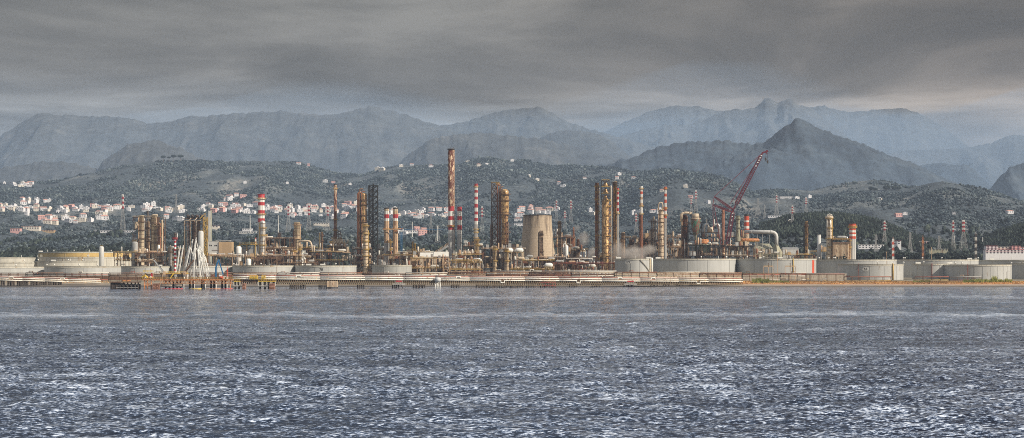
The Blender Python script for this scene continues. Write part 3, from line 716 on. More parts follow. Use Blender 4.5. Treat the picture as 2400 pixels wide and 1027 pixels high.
def hopper_building():
    Y=2060.; x=wx(515,Y); z0=gz(x,Y); H=lambda p:wz(p,Y)-z0; X=lambda p:wx(p,Y)-x
    t=thing('plant_building','windowless plant building, grey left part and ochre right part','building',(x,Y,z0))
    MB().box(X(487),X(513),0,16,H(594),H(566)).build('grey_wall',LGREY,t)
    MB().box(X(513),X(543),-1,15,H(603),H(567)).build('ochre_wall',OCHRE,t)
    rb=MB(); rb.add([(X(487),0,H(566)),(X(513),0,H(564)),(X(543),-1,H(567)),(X(543),16,H(567)),(X(513),16,H(563)),(X(487),16,H(566))],[(0,1,4,5),(1,2,3,4)]); rb.box(X(505),X(538),1,14,H(564.5),H(563)); rb.build('roof',GREY,t)
    for p in (491,494.5,503,506.5): MB().box(X(p),X(p)+1.2,-.25,.2,H(577),H(574)).build('window',BLACK,t)
    MB().box(X(497),X(512),-.3,.2,H(587),H(586)).build('slot',BROWN,t)
    MB().box(X(492),X(500),-2,0,H(601),H(594)).build('yellow_frame',YEL,t)
    mb=MB()
    for p in (488,500,512,525,541): mb.bar((X(p),1,0),(X(p),1,H(594)),.6)
    mb.build('support_post',BROWN,t)
hopper_building()
frame_unit(486,548,600,2030,'pipe deck under the grey and ochre building',104,levels=2,mat=BROWN,deckmat=TAN)
def fin_building():
    Y=2075.; x=wx(583,Y); z0=gz(x,Y); H=lambda p:wz(p,Y)-z0; X=lambda p:wx(p,Y)-x
    t=thing('compressor_house','ochre compressor house with grey panels left of the thick striped chimney','building',(x,Y,z0))
    MB().box(X(566),X(600),0,14,H(598),H(578)).build('wall',GREY,t); MB().box(X(561),X(602),-1.5,15,H(573.5),H(571.5)).build('roof_deck',YEL,t)
    MB().rail(X(561),X(602),-1.4,H(571.5),2.,.25,2).build('railing',YEL,t)
    for p in (567,573,581,588): MB().box(X(p),X(p)+2.6,-.2,.2,H(584),H(580)).build('panel',M('blue_grey_panel',(.16,.2,.25),.5),t)
    mb=MB()
    for p in (562,579,598.5): mb.bar((X(p),-1,0),(X(p),-1,H(572)),.9)
    mb.bar((X(561),-1,H(600)),(X(602),-1,H(600)),.7).bar((X(561),-1,H(607)),(X(602),-1,H(607)),.5); mb.build('frame',YEL,t)
fin_building()
frame_unit(545,605,602,2025,'low tan pipe unit in front of the compressor house',105,levels=2,mat=TAN,deckmat=TAN)
chimney(599,3.2,556,2090,'little red topped stack beside the compressor house',[(556,560,0),(560,566,1),(566,570,10),(570,640,11)],[],name='small_stack',lad=False)
# ---- thick striped chimney and its neighbour
chimney(612.3,15.5,455,2120,'thick blunt chimney with broad red and white bands',[(455,464,0),(464,474,1),(474,482,0),(482,493,1),(493,501,0),(501,512,1),(512,521,0),(521,640,8)],[466,502.5],capcol=RED)
column(616,12.5,517,2060,'silver column standing in front of the thick striped chimney',STEEL,[535,552,575,598],[(-1.1,612,520,.6,YEL),(.95,612,560,.4,TAN)])
column(696,14,521,2080,'squat rusty beige column with an open crown left of the heater',CLAD,[528,560,592],[(1.1,620,530,.6,TAN),(-1.15,620,540,.5,RUST)],dome=False,platmat=TAN)
column(690,8,585,2030,'short orange brown column before the squat rusty column',TAN,[590],[],dome=False)
column(702.5,7.5,575,2035,'yellow banded stub column beside the squat rusty column',BEIGE,[585,600],[],dome=False)
frame_unit(620,690,560,2075,'tall pipe maze between the silver and the squat rusty column',106,levels=4,bays=6,mat=BROWN,deckmat=TAN,fill=1.)
frame_unit(604,668,601,2020,'white drum deck below the pipe maze',107,levels=2,mat=BROWN,deckmat=TAN,vessels=('vert','drum'))
frame_unit(664,736,600,2015,'low rusty unit under the bent duct',108,levels=3,mat=BROWN,deckmat=TAN)
def bent_duct(px0,py0,pts,Y,r,label,mat=TAN,name='bent_duct'):
    x=wx(px0,Y); z0=gz(x,Y); t=thing(name,label,'duct',(x,Y,z0)); P=[(wx(a,Y)-x,0,wz(b,Y)-z0) for a,b in pts]
    MB().pipe(P,r,12).build('duct',mat,t,True); mb=MB()
    for (a,b,c) in P[1:-1]: mb.bar((a,0,b+0),(a,0,c),.5) if False else mb.lathe([(r*1.15,0),(r*1.15,.4)],12,c=(a,0))
    mb2=MB(); mb2.bar((P[0][0],.5,0),(P[0][0],.5,P[0][2]),.6); mb2.build('support_post',BROWN,t); return t
bent_duct(700,565,[(700,566),(722,565),(727,567),(730,574),(731,590)],2060,1.3,'beige duct bending down right of the squat rusty column',BEIGE)
# ---- heater with peeling flare stack
def heater():
    Y=2090.; x=wx(789,Y); z0=gz(x,Y); H=lambda p:wz(p,Y)-z0; X=lambda p:wx(p,Y)-x
    t=thing('heater_unit','stepped tan heater with decks under the peeling stack','heater',(x,Y,z0))
    for a,b,p0,p1,m in ((765,816,592,585,TAN),(770,812,585,578,BROWN),(774,806,578,569,TAN),(779,800,569,560,BEIGE)):
        MB().box(X(a),X(b),0,18-(p0-560)*.1,H(p0),H(p1)).build('tier',m,t)
        MB().rail(X(a)-1,X(b)+1,-.8,H(p1),1.4,.2,2.2).build('railing',YEL,t)
    MB().lattice(-6,6,2,14,H(566),H(541),3,.5,.4,.4).build('stack_support',BROWN,t)
    for p in (782,788,795,803,811): MB().pipe([(X(p),-1,H(585)),(X(p),-1,H(572)),(X(p)+2.5,-1,H(568)),(X(p)+2.5,2,H(562))],.8,8).build('header_pipe',BEIGE,t,True)
    for p in (772,784,798,810): MB().drum((X(p),-1.5,H(575)),(X(p)+4,-1.5,H(575)),1.3).build('drum',STEEL,t,True)
heater()
chimney(786,7,432,2097,'thin peeling white and rust stack above the stepped heater',[(432,545,6),(545,560,10)],[443,515,540],capcol=DARK,name='rusty_stack',base=gz(wx(786,2097),2097)+45)
column(749,4,545,2080,'slim grey column left of the heater',GREY,[],[],dome=False,rings=False)
column(754.5,5,544,2082,'slim rusty column left of the heater',TAN,[552,565],[],dome=False,platmat=BROWN)
frame_unit(727,832,592,2045,'long two storey frame under the stepped heater',109,levels=3,bays=11,mat=DARK,deckmat=YEL,fill=.8,roof=True)
frame_unit(826,870,585,2050,'dark crowded base of the golden topped column',110,levels=4,mat=DARK,deckmat=TAN)
# ---- golden domed column, black lattice tower
column(852.5,14.5,452,2075,'dark column with a golden dome left of the black lattice tower',GOLD,[470,480,505,520,545],[(-1.2,600,446,.9,STEEL),(-1.55,612,450,.8,RUST),(-.75,600,470,.5,BROWN)],platmat=BROWN,mat2=DARK)
column(857,12,524,2045,'pale lower column in front of the golden domed column',BEIGE,[530,548,566,585,600],[(1.1,630,540,.4,YEL)],dome=False,swell=[(600,1.),(560,.85)])
MB_=MB()
for i,(p,t0,t1,rr) in enumerate(((838.5,455,590,1.0),(842,446,585,.9),(847,452,560,.7))):
    Y=2072.; x=wx(p,Y); z0=gz(x,Y); tt=thing('standpipe',('leftmost','middle','rightmost')[i]+' of three brown standpipes beside the golden domed column','pipe',(x,Y,z0))
    MB().pipe([(0,0,0),(0,0,wz(t0,Y)-z0),(1.5,0,wz(t0,Y)-z0+2),(5,1,wz(t0,Y)-z0+1.5)],rr,10).build('pipe',RUST if i!=1 else BROWN,tt,True)
    MB().box(-1.6,1.6,-.9,.9,(wz(t0,Y)-z0)*.5,(wz(t0,Y)-z0)*.5+.6).build('clamp',DARK,tt)
Y=2070.; x=wx(874,Y); z0=gz(x,Y); t=thing('lattice_tower','black square lattice tower with stairs inside','tower',(x,Y,z0)); h=wz(435,Y)-z0
MB().lattice(-5.6,5.6,0,10,0,h,17,1.0,.7).build('frame',BLACK,t)
MB().lattice(-.6,.6,4,6,0,h+3,20,.4,.3).build('inner_mast',BLACK,t); zigzag_stair(t,-4.6,-.8,1.5,3,h-2,DARK,22,.5)
for k in (.0,.35,.68,1.): MB().box(-5.8,5.8,-.3,10.3,h*k-.3 if k else .5,h*k+.3 if k else 1.).build('landing',BLACK,t)
# ---- twin tan chimneys
for i,p in enumerate((906.2,927)):
    chimney(p,11.5-.3*i,487,2100,('left','right')[i]+' of the twin tan chimneys with one red band',[(487,490,5),(490,495,11),(495,502.5,1 if i==0 else 4),(502.5,512,0),(512,518,1),(518,570,4),(570,640,8 if i==0 else 4)],[537.5],capcol=DARK,name='tan_chimney')
Y=2098.; x=wx(925,Y); z0=gz(x,Y); t=thing('walkway_bridge','orange brown walkway joining the twin tan chimneys','walkway',(x,Y,wz(539,Y)))
MB().box(wx(898,Y)-x,wx(944,Y)-x,-4.5,-3.3,0,.5).build('deck',TAN,t); MB().rail(wx(898,Y)-x,wx(944,Y)-x,-4.6,.5,1.2,.2,2).build('railing',ORANGE,t); MB().box(wx(936,Y)-x,wx(944,Y)-x,-5,-2,.5,2).build('end_box',ORANGE,t)
column(915,5,560,2095,'stub tan column between the twin tan chimneys',TAN,[568,585],[],dome=False)
# blue tower crane
Y=2060.; x=wx(941,Y); z0=gz(x,Y); t=thing('tower_crane','thin blue tower crane with a long level jib','crane',(x,Y,z0)); h=wz(540,Y)-z0
MB().lattice(-.9,.9,-.9,.9,0,h,22,.3,.22).build('mast',BLUE,t)
MB().lattice(-9,60,-.5,.5,h+.3,h+1.5,1,.2,.16).bar((0,0,h+5),(40,0,h+1.5),.12).bar((0,0,h+5),(-8,0,h+1.5),.12).bar((0,0,h),(0,0,h+5),.4).build('jib',BLUE,t)
MB().box(-9,-6.5,-1,1,h-1.5,h+.3).build('counterweight',ORANGE,t); MB().box(-1.2,1.2,-1.5,.2,h-1.8,h).build('cab',LGREY,t)
frame_unit(884,975,600,2030,'row of grey pump boxes below the twin tan chimneys',111,levels=2,mat=BROWN,deckmat=YEL,vessels=('box','box','vert'))
frame_unit(963,1052,606,2005,'low beige units left of the tallest chimney',112,levels=2,mat=TAN,deckmat=YEL)
column(967,4,566,2080,'short dark stack with a yellow outlet',BROWN,[585],[],dome=False,rings=False)
column(972.5,4.5,571,2080,'yellow stub vessel beside the short dark stack',YEL,[590],[],dome=False,rings=False)
# covered conveyor and shed roofs
def conveyor():
    Y=2085.; x=wx(1030,Y); z0=gz(x,Y); H=lambda p:wz(p,Y)-z0; X=lambda p:wx(p,Y)-x
    t=thing('conveyor','sloping covered conveyor climbing to the foot of the tallest chimney','conveyor',(x,Y,z0))
    MB().bar((X(1012),0,H(601)),(X(1050),0,H(576)),4.5,w2=3.).build('gallery',GREY,t)
    for k in range(14):
        a=X(1012)+(X(1050)-X(1012))*k/13; b=H(601)+(H(576)-H(601))*k/13; MB().box(a-.25,a+.25,-2.5,-2.2,b+1,b+4).build('rib',TAN,t)
    mb=MB()
    for k in (0,.33,.66,1): a=X(1012)+(X(1050)-X(1012))*k; mb.bar((a,0,0),(a,0,H(601)+(H(576)-H(601))*k),.7)
    mb.build('support_post',BROWN,t)
    for i,(a,b,p0,p1,lab) in enumerate(((985,1016,606,592,'left'),(1017,1050,606,590,'right'))):
        t=thing('shed',lab+' of two beige sheds with dark openings under the conveyor','shed',(wx((a+b)/2,2050),2050,gz(wx(a,2050),2050))); w2=(b-a)/2/F*2050; zz=lambda p:wz(p,2050)-t.location.z
        MB().box(-w2,w2,0,14,0,zz(p0-4)).build('wall',BEIGE,t); MB().add([(-w2-.6,-1,zz(p0-4)),(w2+.6,-1,zz(p0-4)),(w2+.6,7,zz(p1)),(-w2-.6,7,zz(p1)),(w2+.6,15,zz(p0-4)),(-w2-.6,15,zz(p0-4))],[(0,1,2,3),(3,2,4,5),(0,3,5),(1,4,2)]).build('roof',OFFW,t)
        for k in (-.6,0,.5): MB().box(w2*k,w2*k+2.5,-.15,.1,1,zz(p0-2)).build('opening',DARK,t)
conveyor()
# ---- tallest chimney and partner
t=chimney(1057,13.2,349,2110,'tallest chimney, rust patched above and red and white banded below',[(349,484,6),(484,495,0),(495,507,1),(507,516,0),(516,528,1),(528,539,0),(539,548,1),(548,640,8)],[530,531.5],capcol=DARK,taper=1.02,name='tall_chimney',capw=1.35)
z0=t.location.z; r=6.6/F*2110; sb=MB()
for k in range(3):
    pts=[]
    for i in range(40):
        a=R(120*k+i*28); z=wz(484,2110)-z0+(wz(352,2110)-wz(484,2110))*i/39; pts.append((math.cos(a)*(r+.25),math.sin(a)*(r+.25),z))
    sb.pipe(pts,.42,5)
sb.build('spiral_strake',RUST,t,True)
MB().pipe([(2.5,0,wz(351,2110)-z0),(2.5,0,wz(346,2110)-z0),(4,0,wz(345,2110)-z0)],.25,6).bar((-1,0,wz(351,2110)-z0),(-1,0,wz(344.5,2110)-z0),.3).build('flare_tip',DARK,t)
MB().pipe([(r+1.1,-1,2),(r+1.1,-1,wz(352,2110)-z0)],.32,6).build('riser_pipe',TAN,t,True)
chimney(1077,10.3,485,2115,'shorter banded chimney right beside the tallest one',[(485,495,0),(495,507,1),(507,516,0),(516,528,1),(528,539,0),(539,549,1),(549,640,8)],[],capcol=RED,taper=1.04)
b_=[(431,437,0)]; p_=437; k_=1
for e in (446,452,461,468,478,487,496,503,511,518,526): b_.append((p_,e,k_)); p_=e; k_=1-k_
b_.append((526,560,3)); b_.append((560,640,11))
chimney(1115.7,7.6,431,2085,'slim tall chimney with many narrow red and white bands',b_,[438,538,545,558,568],capcol=RED,taper=1.25)
column(1118,10.5,560,2070,'beige column at the foot of the slim many banded chimney',BEIGE,[563,575,590],[],dome=False)
frame_unit(1060,1130,598,2035,'beige frame with grey coolers between the banded chimneys',113,levels=3,mat=BROWN,deckmat=YEL)
frame_unit(1040,1125,612,1985,'low drum row in front of the banded chimneys',114,levels=2,mat=TAN,deckmat=YEL,vessels=('drum','vert'))
Y=2060; x=wx(1093,Y); t=thing('bulky_building','blank beige building between two banded chimneys','building',(x,Y,gz(x,Y))); h=wz(589,Y)-t.location.z
MB().box(-4.5,6,0,12,0,h).build('wall',BEIGE,t); MB().box(-4.8,6.3,-.3,12.3,h,h+.7).build('roof',OFFW,t); MB().box(-2,0,-.15,.1,2,6).build('door',GREY,t)
# ---- rusty frame and golden column
def gold_unit():
    Y=2080.; x=wx(1162,Y); z0=gz(x,Y); h=wz(427,Y)-z0
    t=thing('steel_tower','tall rust brown lattice tower left of the golden column','tower',(x,Y,z0))
    MB().lattice(-5.6,1.6,0,8,0,h,16,.9,.65).build('frame',DARK,t); zigzag_stair(t,-5,-.5,-.4,10,h-4,BROWN,14,.4)
    for k in (.3,.5,.66,.8,1.): MB().box(-5.8,5,-.6,8.4,h*k-.3,h*k+.2).build('landing',YEL if k==1. else BROWN,t)
    MB().bar((4.5,0,h-8),(4.5,0,h),.5).box(0,5,-.5,4,h-3.4,h-1).build('top_beam',GOLD,t)
    for i,(dx,rr,p) in enumerate(((2.,1.,436),(4.2,.8,445),(5.8,.9,440))):
        MB().pipe([(dx,-.5,0),(dx,-.5,wz(p,Y)-z0),(dx+1,-.5,wz(p,Y)-z0+1.2),(dx+4,0,wz(p,Y)-z0+1.)],rr,10).build('riser_pipe',(RUST,BROWN,BROWN)[i],t,True)
    column(1183,19,443,2075,'golden column with ringed platforms and a rusty foot',GOLD,[456,470,503,530,545,572],[(-1.15,600,450,.8,RUST),(.3,600,505,.6,RUST),(.8,600,520,.8,BROWN)],platmat=BROWN,mat2=BROWN,swell=[(575,.95),(540,.8),(515,.8),(500,1.)],pang=[(-180,0),(-170,40),(-200,20)])
    column(1152.5,6.5,525,2085,'short brown column at the left foot of the rust brown tower',BROWN,[],[],dome=True)
    column(1160,10,577,2035,'thick beige pillar below the rust brown tower',BEIGE,[585,612],[],dome=False)
    column(1187.5,10.5,582,2030,'thick beige pillar below the golden column',BEIGE,[590,612],[],dome=False)
gold_unit()
frame_unit(1128,1232,584,2050,'wide dark frame under the golden column',115,levels=3,bays=10,mat=DARK,deckmat=TAN,fill=.9,roof=True)
frame_unit(1195,1300,611,1990,'low black pipe frame at the foot of the cooling tower',116,levels=2,mat=DARK,deckmat=YEL,fill=.7)
def hdrum(px0,px1,py,Y,r,label,mat=WHITE):
    x=wx((px0+px1)/2,Y); L=(px1-px0)/F*Y; z=wz(py,Y); z0=gz(x,Y); t=thing('horizontal_drum',label,'drum',(x,Y,z0)); MB().drum((-L/2,0,z-z0),(L/2,0,z-z0),r,16).build('shell',mat,t,True)
    for s in (-.3,.3): MB().box(L*s-.5,L*s+.5,-r*.6,r*.6,0,z-z0-r*.5).build('saddle',CONC,t)
    MB().rail(-L/2,L/2,-r-.3,z-z0-r,1.1,.15,2).build('walkway',YEL,t)
hdrum(1183,1203,587,2043,3.2,'white horizontal drum above the yellow railing, nearer the golden column')
hdrum(1207,1227,587,2043,3.2,'white horizontal drum above the yellow railing, nearer the cooling tower')
hdrum(1276,1296,622,1975,3.,'white horizontal drum at the foot of the cooling tower')
hdrum(1376,1396,623,1975,2.7,'white horizontal drum left of the dark brown column',OFFW)
# ---- cooling tower
t,z0=lathe_thing('cooling_tower','wide hyperbolic concrete cooling tower with stained rim','cooling tower',1259.5,2230,[(47,640),(44,618),(41.5,600),(39,580),(36.8,560),(35,540),(34,525),(33.3,515),(33.1,508),(33.3,504.2)],CTM,n=64)
Hh=wz(504,2230)-z0; rr=33.3/F*2230; MB().lathe([(rr+.5,Hh-.8),(rr+.5,Hh),(rr-.8,Hh),(rr-.8,Hh-12)],64,cap=False).build('rim',DARK,t)
for s in range(28):
    a=2*math.pi*s/28; rb=44.5/F*2230; MB().bar((rb*1.06*math.cos(a),rb*1.06*math.sin(a),-1),(rb*math.cos(a+.1),rb*math.sin(a+.1),8),.9).build('leg',CONC,t)
column(1268.5,9.5,540,2100,'brown column standing before the cooling tower',TAN,[550,590],[(-1.35,612,545,.6,DARK)],platmat=BROWN,swell=[(598,1.25),(592,1.)])
column(1311.5,8,518,2120,'slim white and tan column right of the cooling tower',BEIGE,[524,533,547,560,575],[(.9,600,525,.35,WHITE)],platmat=BROWN,dome=False)
frame_unit(1296,1348,556,2125,'white and orange scaffold right of the cooling tower',117,levels=4,bays=5,mat=TAN,deckmat=ORANGE,depth=10,fill=.9,pipemats=[WHITE,OFFW,TAN,RUST])
column(1355,6,561,2090,'dark rusty slim column right of the white vessel',RUST,[572,590],[(1.4,620,566,.4,DARK)],platmat=BROWN,dome=False)
frame_unit(1340,1378,586,2085,'small beige frame around the dark rusty slim column',118,levels=3,mat=BROWN,deckmat=YEL,depth=9)
frame_unit(1232,1400,606,2010,'long dark pipe bridge from the cooling tower to the brown column',119,levels=2,bays=16,mat=DARK,deckmat=BROWN,depth=8,fill=.6)
frame_unit(1300,1442,618,1960,'low red brown pipe deck left of tank 177',120,levels=1,mat=BROWN,deckmat=REDP,depth=8,pipemats=[REDP,BROWN,OFFW,PIPEW])
# ---- group of tall columns
column(1399,8.5,429,2070,'dark brown tall column with evenly spaced yellow platforms',RUST,[438,451,468,497,521,553,581,608],[(1.5,632,440,.35,STEEL)],mat2=DARK,dome=False)
column(1419,17.5,465,2060,'wide golden column with a looping pipe on its right flank',GOLD,[470,484,505,530,553,575,600],[(-.95,632,470,.5,BROWN)],mat2=BROWN,pang=[(-80,60),(-60,80)])
Y=2058.; x=wx(1419,Y); z0=wz(469,Y); t=thing('braced_cupola','yellow braced steel crown on top of the wide golden column','steel crown',(x,Y,z0)); h=wz(422,Y)-z0
MB().lattice(-4.8,4.8,-4.8,4.8,-2,h,4,.5,.45).build('frame',DARK,t)
for k in (.34,.67,1.): MB().box(-5.2,5.2,-5.2,5.2,h*k-.3,h*k+.2).build('deck',YEL,t)
for k in range(3): MB().lathe([(3.4,h*(k/3)+.6),(1.2,h*(k/3)+6.5)],10).build('hood',GOLD,t)
x=wx(1427.5,2055); z0=gz(x,2055); t=thing('looping_pipe','rusty pipe weaving in loops down the wide golden column','pipe',(x,2055-5,z0)); pts=[]
for i in range(120): z=4+(wz(478,2055)-z0-4)*i/119; pts.append((math.sin(i*.62)*1.4,math.cos(i*.62)*.5-1,z))
MB().pipe(pts,.5,6).build('pipe',RUST,t,True); MB().bar((2.4,0,0),(2.4,0,wz(478,2055)-z0),.4).build('guide_rail',DARK,t)
column(1431.8,4,435,2072,'thin silver column between the golden and the tan column',STEEL,[],[],rings=False)
column(1441,10.5,426,2080,'tall tan column with a dark crown',GOLD,[430,436],[(-.9,600,430,.4,BROWN)],platmat=DARK,mat2=BROWN,dome=False)
b_=[(441,446,0)]; p_=446; k_=1
for e in (450,456,461,468,474,481,488,495,501): b_.append((p_,e,k_)); p_=e; k_=1-k_
b_.append((501,640,8))
chimney(1448,4.6,441,2075,'very thin banded stack hugging the tall tan column',b_,[446,501],capcol=RED,name='thin_striped_stack',taper=1.3)
column(1460.5,8.5,545,2090,'short tan column with a dark crown right of the tall group',TAN,[550,560],[],platmat=DARK,dome=False)
# ---- flare stack
chimney(1503,6.5,437,2085,'flare stack with faded red and white bands on a rusty trestle',[(437,441,1),(441,449,1),(449,455,7),(455,462,1),(462,468,4),(468,476,1),(476,484,4),(484,504,1),(504,640,10)],[443,483.5,502],capcol=WHITE,name='flare_stack',taper=1.15)
Y=2090.; x=wx(1502,Y); z0=gz(x,Y); t=thing('flare_trestle','narrow rusty trestle around the lower flare stack','trestle',(x,Y-3,z0)); MB().lattice(-3,3,-1,5,0,wz(504,Y)-z0,10,.4,.35,.35).build('frame',RUST,t); MB().box(-3.5,3.5,-2,5,wz(562,Y)-z0,wz(560,Y)-z0).build('platform',BROWN,t)
for i,(p,tp,w_) in enumerate(((1527,512,4),(1532,507,4.5),(1537,514,4),(1524,540,5))):
    column(p,w_,tp,2095-i,['leftmost tall','second','rightmost tall','short stout'][i]+' of the clustered grey beige columns left of the stepped column',BEIGE if i%2 else GREY,[520,540,565],[],platmat=BROWN,group=None)
column(1549,13.5,492,2085,'stepped beige column with a gooseneck crown',BEIGE,[492,520,548,575],[(-.9,600,500,.4,TAN),(1.05,600,510,.5,TAN)],platmat=TAN,dome=False,swell=[(560,.95),(500,.9)])
Y=2085.; x=wx(1546,Y); zc=wz(492,Y); t=thing('gooseneck_pipe','beige gooseneck pipe crowning the stepped column','pipe',(x,Y,zc)); MB().pipe([(-1.5,0,0),(-1.5,0,7),(-.5,0,9),(1.5,0,9.4),(3.4,0,9),(4,0,6),(4,0,0)],.8,10).build('pipe',BEIGE,t,True); MB().box(-3,6,-2,2,-.3,.3).build('deck',YEL,t)
b_=[(438,445,7)]; p_=445; k_=1
for e in (454,461,468,476,485,494,503,512): b_.append((p_,e,k_)); p_=e; k_=7 if k_==1 else 1
b_[-1]=(503,512,7); b_.append((512,575,3)); b_.append((575,640,8))
chimney(1559.5,5.6,438,2075,'banded stack with a red tip right of the stepped column',b_,[443,489,505],capcol=ORED,name='striped_stack',taper=1.2)
frame_unit(1456,1530,560,2100,'tan steelwork around the flare stack foot',121,levels=4,bays=7,mat=BROWN,deckmat=TAN,fill=1.)
frame_unit(1515,1600,556,2110,'pale brown machinery between the banded stack and the dark column',122,levels=4,bays=8,mat=TAN,deckmat=TAN,fill=1.1)
# ---- catalytic cracker: dark column, green vessels
column(1603,13,504,2090,'dark brown column left of the green hanging vessel',RUST,[512,530,560,575],[(-.9,605,512,.8,TAN),(1.2,605,508,.9,BROWN),(.1,605,560,.7,GREY)],platmat=DARK,mat2=DARK,dome=False)
bent_duct(1598,500,[(1597,520),(1597,503),(1600,500),(1607,499),(1622,500)],2082,1.7,'pale bent duct from the dark column to the green vessel',BEIGE)
def green_unit():
    Y=2070.; x=wx(1630.5,Y); z0=gz(x,Y); H=lambda p:wz(p,Y)-z0; k=1/F*Y
    t=thing('green_regenerator','tall green rust stained vessel tapering onto a single leg','vessel',(x,Y,z0))
    MB().lathe([(1.6,0),(1.7,H(552)),(3.5,H(549)),(9.5*k,H(535)),(12*k,H(518)),(12*k,H(514))],28,[0,1,1,1,1]).build('shell',[KHAKI,GREENT],t,True)
    MB().lathe([(12.6*k,H(514)),(12.6*k,H(512.5)),(9*k,H(512)),(8.5*k,H(503)),(7*k,H(501))],28).build('cap',BEIGE,t)
    MB().rail(-7,7,-6,H(512),2,.3,1.6).build('railing',DARK,t); MB().bar((-1,0,H(501)),(-1,0,H(493)),.9).bar((-5,0,H(512)),(-5,0,H(495)),.8).build('vent_pipe',DARK,t)
    MB().lattice(-9,9,5,14,0,H(520),6,.6,.4).build('support_frame',DARK,t)
    Y=2062.; x=wx(1650,Y); z0=gz(x,Y)
    t=thing('green_drum','pale green barrel vessel with a rust orange hood','vessel',(x,Y,z0)); k=Y/F; H=lambda p:wz(p,Y)-z0
    MB().lathe([(10*k,H(594)),(12.5*k,H(590)),(12.5*k,H(571))],28).build('shell',GREENP,t,True); MB().lathe([(14*k,H(571)),(14*k,H(570)),(12.5*k,H(569)),(11.5*k,H(563)),(9*k,H(561))],28).build('hood',ORANGE,t)
    mb=MB()
    for a in (45,135,225,315): mb.bar((8*math.cos(R(a)),8*math.sin(R(a)),0),(8*math.cos(R(a)),8*math.sin(R(a)),H(590)),.8)
    mb.build('leg',DARK,t); MB().rail(-8,8,-8,H(594),1.6,.25,2).build('railing',DARK,t)
    Y=2080.; x=wx(1665,Y); z0=gz(x,Y); H=lambda p:wz(p,Y)-z0
    t=thing('gooseneck_unit','rusty tower block crowned by twin gooseneck pipes','process unit',(x,Y,z0)); k=Y/F
    MB().lathe([(7*k,H(545)),(7.5*k,H(540)),(7*k,H(533))],20).build('crown_drum',BEIGE,t,True)
    for s,a in ((-1,14),(1,21)): MB().pipe([(s*a*k,0,H(560)),(s*a*k,0,H(530)),(s*(a-3)*k,0,H(526)),(s*(a-8)*k,0,H(526)),(s*4*k,0,H(533))],1.2,10).build('gooseneck_pipe',STEEL,t,True)
    for s in (-1,1): MB().lathe([(.8,H(526)),(.9,H(514))],10,c=(s*9*k,0)).build('vent_pipe',OFFW,t)
    MB().lattice(-10,10,0,12,0,H(545),6,.6,.45).build('frame',DARK,t)
    for p in (545,556,568,580): MB().box(-11,12,-1,12,H(p),H(p)+.4).build('deck',BROWN,t)
    for q in (-9,-4,1,5,9):
        for j in range(5): MB().drum((q*1.,-2,H(600-j*11)),(q*1.,-2,H(592-j*11)),1.1,8).build('vessel',(BEIGE,RUST,TAN)[(j+q)%3],t,True)
green_unit()
chimney(1695,7,488,2105,'plain dark rusty chimney behind the crane mast',[(488,640,10)],[],capcol=DARK,name='dark_chimney',taper=1.03,lad=False)
frame_unit(1612,1700,575,2050,'dense rusty pipework below the green vessels',123,levels=3,bays=8,mat=DARK,deckmat=BROWN,fill=1.,pipemats=[RUST,BROWN,TAN,GREY,BEIGE])
frame_unit(1690,1765,578,2055,'dark machinery at the foot of the crane',124,levels=3,bays=7,mat=DARK,deckmat=BROWN,fill=1.,pipemats=[RUST,BROWN,TAN,GREY,BEIGE])
column(1729.5,9,506,2085,'khaki column with wide collars right of the crane',KHAKI,[513,535],[],platmat=KHAKI,dome=False,swell=[(575,1.5),(560,1.35),(545,1.),(510,1.)])
chimney(1750,11.5,503,2095,'short fat red and white chimney behind the big duct',[(503,507,5),(507,517,7),(517,521,1),(521,530,7),(530,536,1),(536,548,7),(548,640,11)],[],capcol=DARK,name='fat_striped_chimney')
column(1746,9,560,2080,'rusty tan drum tower below the short fat chimney',TAN,[565,580],[],dome=False,platmat=BROWN)
Y=2070.; x=wx(1785,Y); z0=gz(x,Y); H=lambda p:wz(p,Y)-z0; X=lambda p:wx(p,Y)-x
t=thing('flue_duct','big grey duct running level then bending down into a hopper','duct',(x,Y,z0))
MB().pipe([(X(1745),0,H(543)),(X(1808),0,H(544)),(X(1814),0,H(545.5)),(X(1818),0,H(549)),(X(1820),0,H(555)),(X(1820),0,H(577))],2.3,16).build('duct',LGREY,t,True)
MB().lathe([(7.5,H(608)),(8.2,H(592)),(2.6,H(574))],4,c=(X(1819),0)).build('hopper',KHAKI,t)
for p in (1756,1775,1787,1803): MB().bar((X(p),0,0),(X(p),0,H(547)),.5).bar((X(p)-2,0,H(547)),(X(p)+2,0,H(547)),.5).build('support_post',GREY,t)
for p in (1760,1775,1790,1805): MB().lathe([(0,0),(2.5,0),(2.5,.5),(0,.5)],12,c=(0,0),cap=False).build('flange',GREY,t).matrix_basis=Matrix.Translation((X(p),0,H(543.6)))@Matrix.Rotation(R(90),4,'Y')
hdrum(1736,1780,563,2062,2.2,'rust orange horizontal drum under the big duct',ORANGE)
def shed(px0,px1,ridge,eave,Y,label,wm,rm,hip=.3,name='industrial_shed',door=True):
    x=wx((px0+px1)/2,Y); z0=gz(x,Y); W=(px1-px0)/2/F*Y; e=wz(eave,Y)-z0; rz_=wz(ridge,Y)-z0; t=thing(name,label,'shed',(x,Y,z0))
    MB().box(-W,W,0,14,-1,e).build('wall',wm,t); MB().add([(-W-.5,-.6,e),(W+.5,-.6,e),(W+.5,14.6,e),(-W-.5,14.6,e),(-W*(1-hip),7,rz_),(W*(1-hip),7,rz_)],[(0,1,5,4),(1,2,5),(2,3,4,5),(3,0,4),(3,2,1,0)]).build('roof',rm,t)
    if door:
        for k in (-.5,.2): MB().box(W*k,W*k+3,-.12,.1,0,e*.5).build('door',GREY,t)
    return t
shed(1768,1812,571,583,2075,'hip roofed khaki shed beneath the big duct',BEIGE,KHAKI)
shed(1835,1872,580,583,2085,'long low grey shed right of the hopper',LGREY,GREY,.05)
